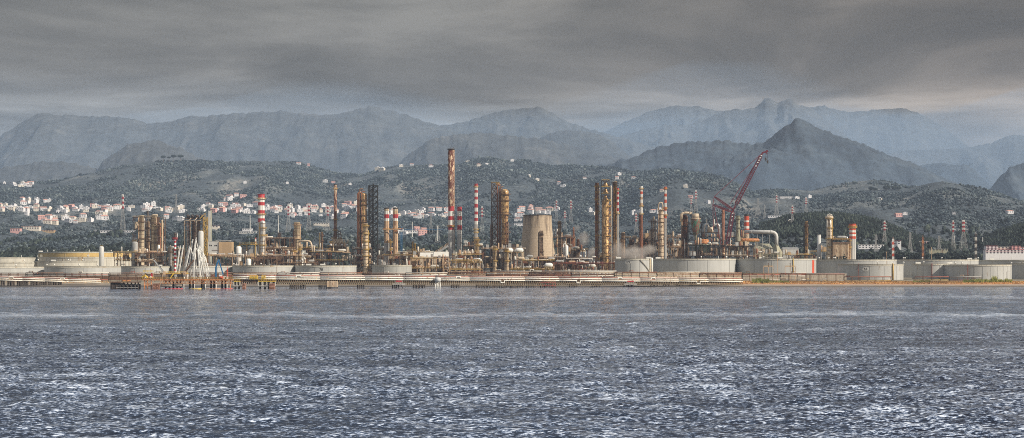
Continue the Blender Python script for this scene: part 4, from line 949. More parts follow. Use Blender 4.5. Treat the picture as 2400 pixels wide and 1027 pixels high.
frame_unit(1770,1840,596,2030,'low khaki pipework in front of the hip roofed shed',125,levels=2,mat=KHAKI,deckmat=BROWN)
frame_unit(1840,1905,598,2040,'low yellow piping below the dark slim column',126,levels=1,mat=BROWN,deckmat=YEL)
column(1890,8,519,2090,'slim column dark on its left side with a black tip',GOLD,[530,550,575],[(-1.3,596,522,.8,BLACK)],platmat=BROWN,mat2=BROWN,dome=False)
lt,_=lathe_thing('plain_stack','plain smooth grey stack without platforms','stack',1919.5,2110,[(4.5,640),(4.5,550.5)],LGREY,'shaft'); MB().lathe([(2.7,wz(551,2110)-_),(2.7,wz(550,2110)-_),(2.2,wz(550,2110)-_)],16,cap=False).build('rim',GREY,lt)
column(1943.5,13,508,2085,'tall pale column with a wide bell shaped head',BEIGE,[512,535,560,580],[(-.95,600,512,.6,STEEL),(.1,600,515,.5,STEEL),(1.1,600,512,.5,YEL)],platmat=YEL,dome=True)
Y=2085.; x=wx(1943.5,Y); zc=wz(511,Y); t=thing('bell_housing','cream bell head with bent pipes on the tall pale column','column head',(x,Y,zc)); MB().lathe([(5,-.5),(5.4,0),(5.2,1.5),(3.4,3)],20).build('bell',BEIGE,t,True); MB().pipe([(-3,-2,0),(-3,-2,4),(0,-2,5),(3,-2,4),(3,-2,0)],.6,8).build('pipe',OFFW,t,True)
def furnace():
    Y=2075.; x=wx(1971,Y); z0=gz(x,Y); H=lambda p:wz(p,Y)-z0; X=lambda p:wx(p,Y)-x
    t=thing('furnace','ribbed tan box furnace with a dark gallery left of the striped chimney','furnace',(x,Y,z0))
    MB().box(X(1953),X(1990),0,16,0,H(570)).build('wall',TAN,t)
    for i in range(13): MB().box(X(1954+i*2.8),X(1954+i*2.8)+.5,-.5,.1,2,H(571)).build('rib',BEIGE,t)
    MB().box(X(1951),X(1992),-2,17,H(570),H(568)).box(X(1951),X(1992),-2,17,H(563),H(562)).build('gallery',BROWN,t)
    for i in range(9): MB().lathe([(.9,H(562)),(.9,H(553+(i*37%7)))],8,c=(X(1955+i*4),4)).build('burner_stack',(BEIGE,BROWN,STEEL)[i%3],t,True)
    MB().rail(X(1951),X(1992),-2,H(562),1.6,.2,2).build('railing',YEL,t); MB().drum((X(1962),3,H(556)),(X(1985),3,H(556)),1.8).build('drum',GREY,t,True)
furnace()
chimney(1998,15,525,2090,'stout chimney with bright red and white rings right of the furnace',[(525,531,7),(531,536,11),(536,540,7),(540,545,1),(545,549,7),(549,554,1),(554,560,7),(560,640,8)],[531,533.5],capcol=ORED,name='red_ringed_chimney')
column(1991,5,560,2080,'tan pipe column left of the red ringed chimney',TAN,[565,580],[],dome=False)
# ---- crawler crane
def crane():
    Y=2060.; x=wx(1704,Y); z0=gz(x,Y); X=lambda p:wx(p,Y)-x; H=lambda p:wz(p,Y)-z0
    t=thing('crawler_crane','huge maroon lattice boom crane rising above the plant','crane',(x,Y,z0))
    def boom(name,a,b,w0,w1,n,mat=CRANER,yy=0):
        a=Vector((X(a[0]),yy,H(a[1])));b=Vector((X(b[0]),yy,H(b[1]))); d=(b-a); L=d.length; d.normalize(); s=Vector((d.z,0,-d.x)); q=Vector((0,1,0)); mb=MB()
        def cn(u,i,j):
            k=1. if .08<u<.94 else .35
            wv=(w0+(w1-w0)*u)/2*k; return a+d*(L*u)+s*(i*wv)+q*(j*wv)
        us=[0,.08]+[.08+.86*i/n for i in range(1,n+1)]+[1]
        for i in range(len(us)-1):
            u,v=us[i],us[i+1]
            for e in ((-1,-1),(1,-1),(1,1),(-1,1)): mb.bar(cn(u,*e),cn(v,*e),.78)
            for e,f in (((-1,-1),(1,-1)),((1,-1),(1,1)),((1,1),(-1,1)),((-1,1),(-1,-1))):
                mb.bar(cn(u,*e),cn(v,*f),.34); mb.bar(cn(v,*e),cn(v,*f),.34)
        return mb.build(name,mat,t)
    boom('main_boom',(1704,572),(1718.5,492),4.4,4.2,14)
    boom('luffing_jib',(1718.5,492),(1788,357),4.0,3.2,26)
    boom('rear_strut',(1718.5,492),(1674,461),2.2,1.8,9); boom('lower_strut',(1716,497),(1670.5,480),2.2,1.8,9)
    MB().bar((X(1786),0,H(359)),(X(1800),0,H(354)),1.6,w2=2.2).bar((X(1797),0,H(352)),(X(1797),0,H(362)),1.2).build('jib_head',CRANER,t)
    c=MB(); 
    for yy in (-.8,.8):
        for a,b in (((1674,461),(1785,360)),((1674,461),(1670.5,480)),((1711,478),(1782,366)),((1670.5,480),(1672,540)),((1673,480),(1690,575))): c.bar((X(a[0]),yy,H(a[1])),(X(b[0]),yy,H(b[1])),.6)
    c.build('pendant_cable',M('pendant_red',(.16,.03,.045),.5),t)
    h=MB()
    for p in (1794.5,1799): h.bar((X(p),0,H(358)),(X(p),0,H(380)),.3)
    h.build('hoist_cable',CABLE,t)
    for p,q in ((1794.5,376),(1799,382)): MB().box(X(p)-1,X(p)+1,-.6,.6,H(q),H(q-6)).box(X(p)-.7,X(p)+.7,-.7,.7,H(q-3),H(q-4.5)).bar((X(p),0,H(q)),(X(p)+.8,0,H(q+3)),.6).build('hook_block',DARK,t)
    MB().box(-11,5,-3.5,3.5,3,7).box(-15,-11,-3.5,3.5,3,9).build('body',CRANER,t); MB().box(5,7.5,-3,-1,4,7).build('cab',GLASS,t)
    for s in (-5,3.6): MB().box(-9,7,s,s+1.6,0,2.6).box(-10,-9,s,s+1.6,.6,2).box(7,8,s,s+1.6,.6,2).build('track',BLACK,t)
    wp=MB()
    for u in (.06,.1,.14,.18,.24): 
        a=Vector((X(1788),-1.75,H(357)));b=Vector((X(1718.5),-1.75,H(492))); p=a.lerp(b,u); wp.bar(p-Vector((.9,0,.2)),p+Vector((.9,0,.2)),1.1)
    for u in (.1,.2,.3,.45): 
        a=Vector((X(1718.5),-1.9,H(492)));b=Vector((X(1704),-1.9,H(572))); p=a.lerp(b,u); wp.bar(p-Vector((.7,0,.2)),p+Vector((.9,0,.2)),1.)
    wp.build('warning_panel',WHITE,t)
crane()

# ---- second layer of plant behind the front rows
for i,(a,b,tp,lv,m,dm,l) in enumerate(((395,430,585,3,BROWN,YEL,'small rusty pump frame left of the dark reactor frame'),(600,640,575,4,BROWN,TAN,'dim frame behind the silver column'),(636,700,590,3,TAN,TAN,'rear beige frame behind the pipe maze'),(700,760,582,3,BROWN,YEL,'rear frame between bent duct and slim grey column'),(836,868,560,4,DARK,BROWN,'rear dark frame beside the golden domed column'),(884,930,585,3,BROWN,TAN,'rear frame hidden at the left tan chimney'),(944,1008,592,3,TAN,YEL,'rear yellow frame right of the blue crane mast'),(1086,1132,578,4,BROWN,TAN,'rear frame behind the many banded chimney'),(1160,1226,592,3,BROWN,BROWN,'rear brown frame behind the golden column foot'),(1318,1372,590,3,TAN,YEL,'rear tan frame behind the white gooseneck vessel'),(1405,1450,598,2,BROWN,YEL,'low frame between the tall columns'),(1490,1560,572,4,BROWN,TAN,'rear brown frame behind the clustered grey beige columns'),(1560,1602,580,3,TAN,BROWN,'rear tan frame left of the dark brown column'),(1700,1748,556,4,DARK,BROWN,'rear dark frame behind the khaki column'),(1900,1950,590,2,GREY,YEL,'grey low frame left of the bell headed column'))):
    frame_unit(a,b,tp,2150+(i%3)*6,l,300+i,levels=lv,mat=m,deckmat=dm,fill=1.1,depth=10)
# ================================================================== JETTIES AND RACKS
def seg_line(A,B):
    """A,B: (px, Y, z) of the two ends of a straight bridge"""
    a=Vector((wx(A[0],A[1]),A[1],A[2])); b=Vector((wx(B[0],B[1]),B[1],B[2])); d=(b-a); s=Vector((-d.y,d.x,0)).normalized()
    return a,b,s
def at_px(a,b,px):
    # parameter along the bridge seen at picture column px
    k=(px-1200)/F; t=(k*a.y-a.x)/((b.x-a.x)-k*(b.y-a.y)); return t
def bridge(A,B,cuts,labels,name,railmat=OFFW,truss=True,seed=1,deckmat=BROWN,wide=11.,npipes=3,tm=TRUSS,group='spans of the long pipe jetty'):
    a,b,s=seg_line(A,B); rg=random.Random(seed)
    for i in range(len(cuts)-1):
        t0,t1=at_px(a,b,cuts[i]),at_px(a,b,cuts[i+1]); p=a.lerp(b,t0); q=a.lerp(b,t1); L=(q-p).length
        o=thing(name,labels[i],'jetty span',p,group)
        P=lambda u,l,h:(q-p)*u+s*l+Vector((0,0,h))
        def slab(l0,l1,h0,h1,mat,nm):
            vs=[P(u,l,h) for u in (0.002,.998) for l,h in ((l0,h0),(l1,h0),(l1,h1),(l0,h1))]
            return MB().add(vs,[(0,1,2,3),(7,6,5,4),(0,4,5,1),(1,5,6,2),(2,6,7,3),(3,7,4,0)]).build(nm,mat,o)
        slab(0,wide,-.6,0,deckmat,'deck')
        for k,(l,h,r,m) in enumerate(((-.1,1.9,.55,PIPEW),(-.3,-.1,.55,PIPEW),(1.6,3.3,.35,REDP),(3.,3.6,.4,OFFW),(4.6,2.2,.5,PIPEW))[:npipes]):
            pts=[P(0,l,h),P(1,l,h)]
            if k<2 and rg.random()<.3:
                u=rg.uniform(.2,.7); w_=4/L; pts=[P(0,l,h),P(u,l,h),P(u,l,h+(-2.2 if k else 1.6)),P(u+w_,l,h+(-2.2 if k else 1.6)),P(u+w_,l,h),P(1,l,h)]
            MB().pipe(pts,r,8).build('pipe',m,o,True)
        rb=MB(); n=max(2,int(L/3.2))
        for j in range(n+1):
            u=j/n; rb.bar(P(u,.6,0),P(u,.6,1.7+1.9*(j%4==0)),.22)
            if rg.random()<.3: rb.bar(P(u,.3,.3),P(u,.3,1.2),.7)
        rb.bar(P(0,.6,1.1),P(1,.6,1.1),.16); rb.build('pipe_support',TAN if i%2 else YEL,o)
        dep=max(1.3,min(5.,p.z-2.3))
        if truss:
            slab(wide*.55,wide*.6,-dep*.62,-.61,BROWN,'shade_panel'); MB().pipe([P(0,.9,-dep*.5),P(1,.9,-dep*.5)],.3,6).build('pipe',TAN,o,True)  # brown panel added behind the truss to paint the shade under the deck
            for l in (0.,wide):
                tb=MB(); n=max(4,int(L/2.)); tb.bar(P(0,l,-.6),P(1,l,-.6),.35); tb.bar(P(0,l,-dep),P(1,l,-dep),.45)
                for j in range(n):
                    u,v=j/n,(j+1)/n; 
                    tb.bar(P(u,l,-dep),P((u+v)/2,l,-.7),.36); tb.bar(P((u+v)/2,l,-.7),P(v,l,-dep),.36)
                tb.build('truss',tm if l==0 else BROWN,o)
    return a,b,s
def bent(a,b,s,px,label,n=3,span=6.,zc=-3.4,mat=PILE,wide=8,splay=.8,name='pile_bent',group='pile groups carrying the jetty'):
    t=at_px(a,b,px); p=a.lerp(b,t); zt=p.z+(-max(1.3,min(5.,p.z-2.3)) if zc==-3.4 else zc); d=(b-a); d.z=0; d.normalize(); base=Vector((p.x,p.y,-5.))
    o=thing(name,label,'piles',(p.x,p.y,-5),group); H=zt+5
    for j in range(n):
        u=(j/(n-1)-.5)*span if n>1 else 0
        for l in (.5,wide-1):
            MB().tube(tuple(d*(u*(1+splay*.35))+s*l),tuple(d*u+s*l+Vector((0,0,H))),.5,n=8).build('pile',mat,o,True)
    cb=MB()
    for l in (.5,wide-1):
        cb.bar(d*(-span/2-.8)+s*l+Vector((0,0,H)),d*(span/2+.8)+s*l+Vector((0,0,H)),1.1)
        cb.bar(d*(-span/2)+s*l+Vector((0,0,H-3.)),d*(span/2)+s*l+Vector((0,0,H-.5)),.3)
    cb.build('pile_cap',mat,o); return o
cuts=[645,750,855,945,1020,1100,1230,1310,1410,1500,1590,1660,1740]
wd=['nearest the loading platform','left of the pale box','behind the first red railing','beside the round water tank','under the tallest chimney','over the dense row of piles','with the pinkish walkway below','before the white vessel','below the tall columns','below tank 177','above the thin black piles','landing on the beach']
PA,PB,PS=bridge((645,1500,9.4),(1740,1690,5.2),cuts,['truss jetty span '+x for x in wd],'jetty_span',npipes=5,seed=3)
nm=iter(range(99))
for px,n,sp,lab in ((692,4,6,'dark piles right of the rusty caisson'),(712,2,3,'pair of splayed dark piles near the rusty caisson'),(755,2,2,'tall dark pile pair left of the pale box'),(770,2,3,'dark piles under the pale box'),(848,2,4,'dark pile pair at the white pipe loop'),(930,2,4,'black splayed piles under the red railing platform'),(985,4,9,'cluster of dark piles left of the round water tank'),(1070,2,5,'black splayed piles under the tallest chimney'),(1135,5,11,'left half of the dense pile row'),(1160,5,10,'middle left of the dense pile row'),(1188,5,10,'middle right of the dense pile row'),(1214,5,10,'right end of the dense pile row'),(1246,3,5,'dark piles under the left end of the pinkish walkway'),(1278,3,4,'dark piles under the middle of the pinkish walkway'),(1298,2,4,'dark piles under the right end of the pinkish walkway'),(1347,2,5,'splayed black piles below the white vessel'),(1400,3,5,'dark piles at the square pipe loop'),(1475,2,5,'splayed black piles under the small white platform'),(1537,2,4,'short black piles below tank 177'),(1565,2,3,'first small black piles on the sand right of tank 177'),(1597,2,3,'second small black piles on the sand right of tank 177'),(1628,2,3,'small black piles near the landing of the jetty')):
    bent(PA,PB,PS,px,lab,n,sp)
def jet_box(px0,px1,py0,py1,name,label,cat,mat,off=-2.5,extra=None):
    t=at_px(PA,PB,(px0+px1)/2); p=PA.lerp(PB,t)-PS*(-off) if False else PA.lerp(PB,t)+PS*off; Y=p.y; x=wx((px0+px1)/2,Y); W=(px1-px0)/2/F*Y; zt,zb=wz(py0,Y),wz(py1,Y)
    o=thing(name,label,cat,(x,Y,zb)); MB().box(-W,W,0,3,0,zt-zb).build('body',mat,o); return o,W,zt-zb
o,W,h=jet_box(766,791,659,673,'clad_box','pale tan ribbed box hanging on the jetty','box',BEIGE)
for k in range(9): MB().box(-W+2*W*k/8.5+.1,-W+2*W*k/8.5+.4,-.15,.1,.4,h-.3).build('rib',TAN,o)
fr=MB()
for k in range(10): fr.box(-W+2*W*k/9.5,-W+2*W*k/9.5+.5,.2,1,-1.3,0)
fr.box(-W-.2,W+.2,-.2,3.2,-.3,0); fr.build('foot_frame',DARK,o)
for px,lab in ((935,'red railed dinghy platform left of the round water tank'),(1478,'red railed small platform below tank 177')):
    o,W,h=jet_box(px-15,px+15,665,667,'service_platform',lab,'platform',OFFW,-3)
    MB().box(-W*.5,W*.5,-.2,.1,2.6,3.8).build('red_panel',RED,o); MB().rail(-W*.6,W*.6,0,h,2.2,.15,2).build('railing',OFFW,o)
    mb=MB(); 
    for s_ in (-1,1): mb.bar((s_*1.5,1.5,0),(s_*4.5,1.5,-5),.6)
    mb.build('leg',PILE,o)
o,W,h=jet_box(1248,1302,661,662.5,'lower_walkway','pinkish walkway hung below the jetty deck','walkway',REDP,-1.5)
MB().rail(-W,W,0,h,1.6,.2,2.).build('railing',TAN,o); mb=MB()
for k in range(8): mb.bar((-W+2*W*k/7,1,-4),(-W+2*W*k/7,1,0),.5)
mb.bar((-W,1,-3),(W,1,-3),.4); mb.build('frame',REDP,o)
t=at_px(PA,PB,1023); p=PA.lerp(PB,t)-PS*4; o=thing('water_tank','pale round tank on white splayed legs beside the jetty','tank',(p.x,p.y,-3)); Y=p.y
MB().lathe([(2.2,wz(660,Y)+3),(3.1,wz(658,Y)+3),(3.1,wz(652.5,Y)+3),(1.4,wz(650,Y)+3)],18).build('body',LGREY,o,True)
for s_ in (-1,-.35,.35,1): MB().tube((s_*3.,0,0),(s_*1.9,0,wz(660,Y)+3),.42,n=8).build('leg',WHITE,o,True)
MB().bar((-1,0,wz(650,Y)+3),(-1,0,wz(646,Y)+3),.4).bar((-2.5,0,wz(648,Y)+3),(1.5,0,wz(648.5,Y)+3),.4).build('fitting',BROWN,o)
# left jetty
lc=[-90,0,52,105,160,236]
LA,LB,LS=bridge((-90,1636,8.2),(240,1712,4.2),lc,['pale low jetty span '+x for x in ('at the left edge','second from the left edge','third from the left edge','with closely set piles','running onto the sand')],'jetty_span',truss=False,npipes=5,seed=8,wide=6,deckmat=TAN,group='spans of the short left jetty')
for i,px in enumerate((-20,8,24,31,46,54,63,78,86,97,108,120,131,142)):
    bent(LA,LB,LS,px,'black piles of the short left jetty, number %d from its left end'%(i+1),2,2.2,-.8,wide=6,group='piles of the short left jetty')
# ---- dike walls hiding the tank feet
for i,(a,b,l) in enumerate(((-60,255,'left of the black pier'),(255,545,'behind the loading arms'),(545,850,'below tank 78'),(850,1140,'below the twin tan and banded chimneys'),(1140,1440,'below the cooling tower'),(1440,1740,'below the number 177 tank'),(1740,1985,'below the orange striped tank'))):
    Y=1850.; x=wx((a+b)/2,Y); W=(b-a)/2/F*Y-.4; z0=gz(x,Y)-1.; t=thing('dike_wall','low stained concrete dike wall '+l,'wall',(x,Y,z0)); hh=wz((646.,645.,643.5,644.,642.,639.5,641.)[i],Y)-z0
    MB().box(-W,W,0,.8,0,hh).build('wall',(BROWN,BROWN,GREY,GREY,BROWN,BEIGE,CONC)[i],t); MB().box(-W,W,-.3,1.1,hh,hh+.4).build('coping',TAN if i%2 else LGREY,t)
# ---- loading platform
JY=1500.
def J(px): return wx(px,JY)
def K(py): return wz(py,JY)
o=thing('mooring_dolphin','black heavy braced pier at the left end of the loading platform','pier',(J(291),JY,0))
MB().box(J(258)-J(291),J(326)-J(291),-2,9,K(662.5),K(660)).build('deck',BROWN,o)
MB().box(J(259)-J(291),J(278)-J(291),-.5,8,-1,K(662.6)).box(J(290)-J(291),J(325)-J(291),5,8,-1,K(666)).box(J(279)-J(291),J(289)-J(291),.6,8,-1,K(664)).build('fender_wall',PILE,o)
for p in (263,272,281,290,299,308,317,324): MB().tube((J(p)-J(291),0,-4),(J(p)-J(291),0,K(662)),.7,n=8).build('pile',PILE,o,True)
mb=MB()
for a,b in ((272,281),(281,290),(290,299),(299,308),(308,317),(317,324)): mb.bar((J(a)-J(291),-.2,K(664)),(J(b)-J(291),-.2,K(670)),.35).bar((J(a)-J(291),-.4,K(674)),(J(b)-J(291),-.4,K(674)),.5)
mb.build('brace',GREY,o)
for i,(a,b,m,l) in enumerate(((285,306,ORANGE,'orange pipe coil lying on the black pier'),)):
    t=thing('pipe_coil',l,'pipe',(J(a),JY,K(660))); MB().pipe([(0,0,.5),(2,0,1),(6,0,.6),(8.4,0,.6)],.5,8).build('pipe',m,t,True); MB().box(1,7,-.4,.4,-.1,.2).build('tray',YEL,t)
o=thing('loading_platform','long orange edged platform deck on trusses carrying the loading arms','platform',(J(440),JY,0)); X=lambda p:J(p)-J(440)
MB().box(X(336),X(547),-3,22,K(657),K(655)).build('deck',TAN,o); MB().box(X(336),X(547),-3.4,-3.02,K(657.5),K(654)).build('orange_edge',ORANGE,o)
MB().rail(X(336),X(547),-3.2,K(654),1.7,.22,1.8).build('railing',YEL,o)
tb=MB(); n=46
tb.bar((X(376),-3,K(664)),(X(547),-3,K(664)),.45)
for k in range(n):
    a=X(376)+(X(545)-X(376))*k/n; b=X(376)+(X(545)-X(376))*(k+1)/n; tb.bar((a,-3,K(657.5)),(b,-3,K(664)),.3) if k%2 else tb.bar((a,-3,K(664)),(b,-3,K(657.5)),.3)
tb.build('truss',ORANGE,o)
for p in (340,347,356,432,457,482,508,533,541): MB().tube((X(p),-2.5,-4),(X(p),-2.5,K(657)),.5,n=8).build('pile',OFFW if 400<p<536 else ORANGE,o,True)
for p in (383,392,401,410,418,440,448,468,474,490,497,516,524): MB().tube((X(p),10,-4),(X(p),10,K(657)),.9,n=8).build('pile',PILE,o,True)
MB().drum((X(377),-1,K(668.5)),(X(405),-1,K(668.5)),1.6).build('tank',CONC,o,True); MB().drum((X(409),-1,K(668.5)),(X(430),-1,K(668.5)),1.6).build('tank',CONC,o,True)
bb=MB(); bb.bar((X(340),-2.6,K(662)),(X(356),-2.6,K(670)),.5).bar((X(356),-2.6,K(662)),(X(340),-2.6,K(670)),.5).bar((X(338),-2.6,K(670)),(X(358),-2.6,K(670)),.5); bb.build('brace',ORANGE,o)
def caisson(a,b,y0,label,mat=None):
    t=thing('caisson',label,'caisson',(J((a+b)/2),JY-4.5,-3)); W=(b-a)/2/F*JY
    MB().box(-W,W,0,5,0,K(y0)+3).build('body',mat or M('rusty_pink',(.46,.26,.19),.8,var=.35,scale=1.2,rust=.5),t)
    mb=MB()
    for k in range(4): mb.box(-W-.1,W+.1,-.2,0,3.5+k*(K(y0))/4,3.8+k*(K(y0))/4)
    mb.build('rib',RUST,t)
caisson(360,375,664.5,'rusty pink caisson at the left of the loading platform'); caisson(570,577,664,'narrow rusty caisson right of the loading platform'); caisson(633,645,664.5,'wide rusty pink caisson where the jetty begins')
for i,(a,b,m,l) in enumerate(((377,432,RED,'long red floating boom tube on the water'),(447,475,YELB,'yellow floating boom tube on the water'),(484,520,ORANGE,'orange floating boom tube on the water'),(520,548,RED,'short red floating boom tube right of the orange one'))):
    t=thing('floating_boom',l,'floating boom',(J(a),JY-6,.15)); MB().pipe([(0,0,0),(J(b)-J(a),0,.1)],.42,8).build('tube',m,t,True)
    mb=MB()
    for k in range(5): mb.lathe([(.5,0),(.5,.25)],8,c=((J(b)-J(a))*(k+.5)/5,0))
    mb.build('collar',WHITE,t)
t=thing('upper_deck','raised yellow deck above the control room on the loading platform','platform',(J(407),JY,K(654))); X=lambda p:J(p)-J(407); Hh=lambda p:K(p)-K(654)
MB().box(X(375),X(440),-1,9,Hh(642),Hh(640)).build('deck',YEL,t); MB().rail(X(375),X(440),-1,Hh(640),1.4,.2,1.8).build('railing',YELB,t)
for p in (378,390,402,414,426,437): MB().box(X(p)-.3,X(p)+.3,-.6,0,0,Hh(642)).build('post',BROWN,t)
MB().box(X(392),X(431),1,8,0,Hh(643)).build('control_room',GREY,t)
for p in (395,402,409,416,423): MB().box(X(p),X(p)+1.8,.8,1.05,1.3,3.).build('window',GLASS,t)
mb=MB().bar((X(400),-1.4,Hh(652)),(X(408),-1.4,Hh(641)),.8); mb.build('stair',YELB,t)
t=thing('lookout_tower','small yellow railed lookout on a red and white leg','lookout',(J(348),JY-1,K(654))); X=lambda p:J(p)-J(348)
MB().box(X(337),X(360),-1,4,Hh(640),Hh(638.5)).build('deck',OFFW,t); MB().rail(X(337),X(360),-1,Hh(638.5),1.9,.25,1.3).build('railing',YELB,t)
MB().bar((X(341),0,0),(X(341),0,Hh(640)),.9).build('leg',YEL,t); MB().bar((X(356),0,0),(X(356),0,Hh(640)),1.4).build('leg',RED,t); MB().bar((X(352),1,Hh(638)),(X(352),1,Hh(630)),.35).build('mast',RED,t)
MB().pipe([(X(331),0,.5),(X(336),0,2.5),(X(343),0,2.8),(X(346),0,.5)],.6,8).build('yellow_pipe',YELB,t,True)
t=thing('valve_manifold','white and yellow valve manifold under the lookout','manifold',(J(350),JY-2,K(655))); 
for k in range(5): MB().drum((k*1.6-3,0,.6),(k*1.6-3,0,2.6+.5*(k%2)),.6).build('valve',(WHITE,YELB,ORANGE)[k%3],t,True)
# gangways
for a,b,m,l in (((386,635),(362,610),LGREY,'grey gangway raised to the left of the flare'),((434,635),(455,610),BROWN,'dark gangway raised to the right between the loading arms')):
    t=thing('gangway',l,'gangway',(J(a[0]),JY-1.5,K(640))); q=(J(b[0])-J(a[0]),0,K(b[1])-K(640)); MB().bar((0,0,0),q,1.7,w2=1.2).build('walkway',m,t)
    MB().bar((0,-.9,1.3),(q[0],-.9,q[2]+1.3),.2).bar((0,-.9,-.8),(q[0],-.9,q[2]-.8),.2).build('side_truss',DARK,t); MB().box(-1.2,1.2,-1.2,1.2,-1.5,1.5).build('slewing_base',TAN,t)
# jetty flare
t=thing('red_white_flare','slender red and white flare mast with a dark ringed tip','flare',(J(408.8),JY+3,K(640))); Z0=K(640); h=K(560)-Z0; n=17
MB().lathe([(1.,h*i/n) for i in range(n+1)],12,[(1,0)[i%2] for i in range(n)]).build('shaft',[RED,WHITE],t,True)
ring_platform(t,1.2,h,RED,w=1.3); MB().lathe([(.7,h),(1.5,h+1.5),(1.2,h+3.5),(1.5,h+4.2),(.5,h+6)],12).build('burner_tip',DARK,t); MB().bar((1.8,0,h),(1.8,0,K(544)-Z0),.3).pipe([(1.6,0,h+1),(2.4,0,h+3),(2.2,0,h+5)],.35,6).build('igniter',WHITE,t)
# loading arms
arms=[((412,646),(423,577),(415,612)),((419,646),(430,576),(421,610)),((428,646),(444,577),(434,605)),((432,646),(446,580),(455,607)),((440,646),(452,562),(446,600)),((446,648),(460,558),(452,598)),((454,648),(459,562),(470,606)),((462,648),(456,577),(474,607)),((470,648),(464,583),(481,606)),((478,648),(467,577),(483,606)),((486,646),(475,590),(466,620)),((492,645),(481,603),(468,578)),((458,650),(452,600),(461,632)),((474,650),(469,600),(478,634))]
on=['first','second','third','fourth','fifth','sixth','seventh','eighth','ninth','tenth','eleventh','twelfth','thirteenth','fourteenth']
for i,(f,e,q) in enumerate(sorted(arms)):
    Y=JY+(i%3)*3.; x=wx(f[0],Y); z0=wz(653,Y); t=thing('marine_loader','white jointed loading arm, base %s from the left on the platform'%on[i],'loading arm',(x,Y,z0),'white loading arms on the platform'); X=lambda p:wx(p,Y)-x; H=lambda p:wz(p,Y)-z0
    MB().lathe([(.75,0),(.55,.5),(.55,H(f[1]))],10).build('riser',WHITE,t,True)
    MB().tube((X(f[0]),0,H(f[1])),(X(e[0]),0,H(e[1])),.38,n=8).bar((X(f[0])-.7,-.3,H(f[1])),(X(e[0])-.5,-.3,H(e[1])),.18).build('inner_arm',WHITE,t)
    MB().tube((X(e[0]),.6,H(e[1])),(X(q[0]),.6,H(q[1])),.3,n=8).bar((X(q[0]),.6,H(q[1])),(X(q[0])+.3,.6,H(q[1])-2.5),.35).build('outer_arm',WHITE,t)
    MB().lathe([(.1,-.4),(.55,-.35),(.55,.35),(.1,.4)],12).build('pulley',OFFW,t).matrix_basis=Matrix.Translation((X(e[0]),-.3,H(e[1])))@Matrix.Rotation(R(90),4,'X')
    MB().box(X(f[0])-1.1,X(f[0])+1.1,-.8,.8,H(f[1])-1.,H(f[1])+.9).build('counterweight',OFFW if i%2 else LGREY,t)
Y=JY; x=J(513); t=thing('davit_crane','blue two legged davit folding to a sharp peak','davit crane',(x,Y,K(654))); X=lambda p:J(p)-x; H=lambda p:K(p)-K(654)
MB().bar((X(506),0,0),(X(506),0,H(626)),1.5).bar((X(506),0,H(627)),(X(512.5),0,H(609)),1.4).build('mast',BLUE,t); MB().bar((X(512.5),0,H(608)),(X(523),0,H(644)),1.,w2=.8).build('boom',BLUE,t); MB().box(X(506)-1,X(506)+1,-1,1,0,2).build('base',DARK,t); MB().bar((X(508),0,H(635)),(X(515),0,H(618)),.35).build('ram',LGREY,t)
def deck_item(px0,px1,py,name,label,cat,mat,depth=3,yo=0):
    t=thing(name,label,cat,(J((px0+px1)/2),JY+yo,K(654))); W=(px1-px0)/2/F*JY; MB().box(-W,W,0,depth,0,K(py)-K(654)).build('body',mat,t)
    MB().box(-W-.15,W+.15,-.15,depth+.15,K(py)-K(654),K(py)-K(654)+.2).build('lid',GREY,t); MB().box(-W*.3,W*.3,-.1,.05,.2,(K(py)-K(654))*.6).build('door',DARK,t); return t
deck_item(432,440,643,'cabin','small white cabin beside the loading arm bases','cabin',WHITE); deck_item(513,520,643.5,'cabin','white cabin behind the orange red winch','cabin',WHITE)
t=deck_item(515,524,648,'winch','orange red winch at the right end of the platform','winch',ORED,yo=-2); MB().drum((-1.5,-1,1.5),(1.5,-1,1.5),.9).build('drum',ORED,t,True)
deck_item(524,534,647,'control_box','cream control box right of the orange red winch','box',OFFW,yo=-1)
t=thing('signal_mast','bright red mast near the blue davit','mast',(J(533),JY-1,K(650))); MB().lathe([(.35,0),(.25,K(625)-K(650))],8).build('pole',ORED,t); MB().box(-.9,.9,-.2,.2,K(636)-K(650),K(634)-K(650)).box(-.6,.6,-.2,.2,K(642)-K(650),K(641)-K(650)).build('arm',ORED,t)
for a,b,l in ((549,563,'left'),(606,625,'middle'),(626,646,'right')):
    t=thing('catwalk_dolphin',l+' of three small open dolphins with yellow tops beyond the loading platform','dolphin',(J((a+b)/2),JY-2,-4)); W=(b-a)/2/F*JY; h=K(659)+4
    MB().box(-W,W,0,5,h-.5,h).build('deck',YELB,t); fb=MB()
    for s_ in (-W,0,W): fb.bar((s_,0,h-4.5),(s_,0,h-.5),.6)
    fb.bar((-W,0,h-4.5),(W,0,h-4.5),.6); fb.build('frame',OFFW,t)
    for s_ in (-W*.6,W*.6): MB().tube((s_,2,0),(s_,2,h-.5),.9,n=8).build('pile',PILE,t,True)
    MB().rail(-W,W,0,h,1.7,.25,1.5).build('railing',YEL,t)
Bq=bridge((545,1502,9.6),(646,1500,9.4),[545,600,646],['yellow pipe bridge right of the loading platform','yellow pipe bridge joining the long jetty'],'jetty_span',npipes=5,seed=12,tm=BROWN,group='pipe bridges beside the loading platform')
for a,l in ((590,'left'),(600,'middle'),(618,'right')):
    t=thing('valve_station',l+' yellow valve frame on the pipe bridge','valve station',(J(a),JY-1,K(655))); MB().lattice(-1.5,1.5,-1,1,0,K(646)-K(655),2,.35,.3).build('frame',YELB,t); MB().drum((0,0,.5),(0,0,3),.6).build('valve',WHITE,t,True)
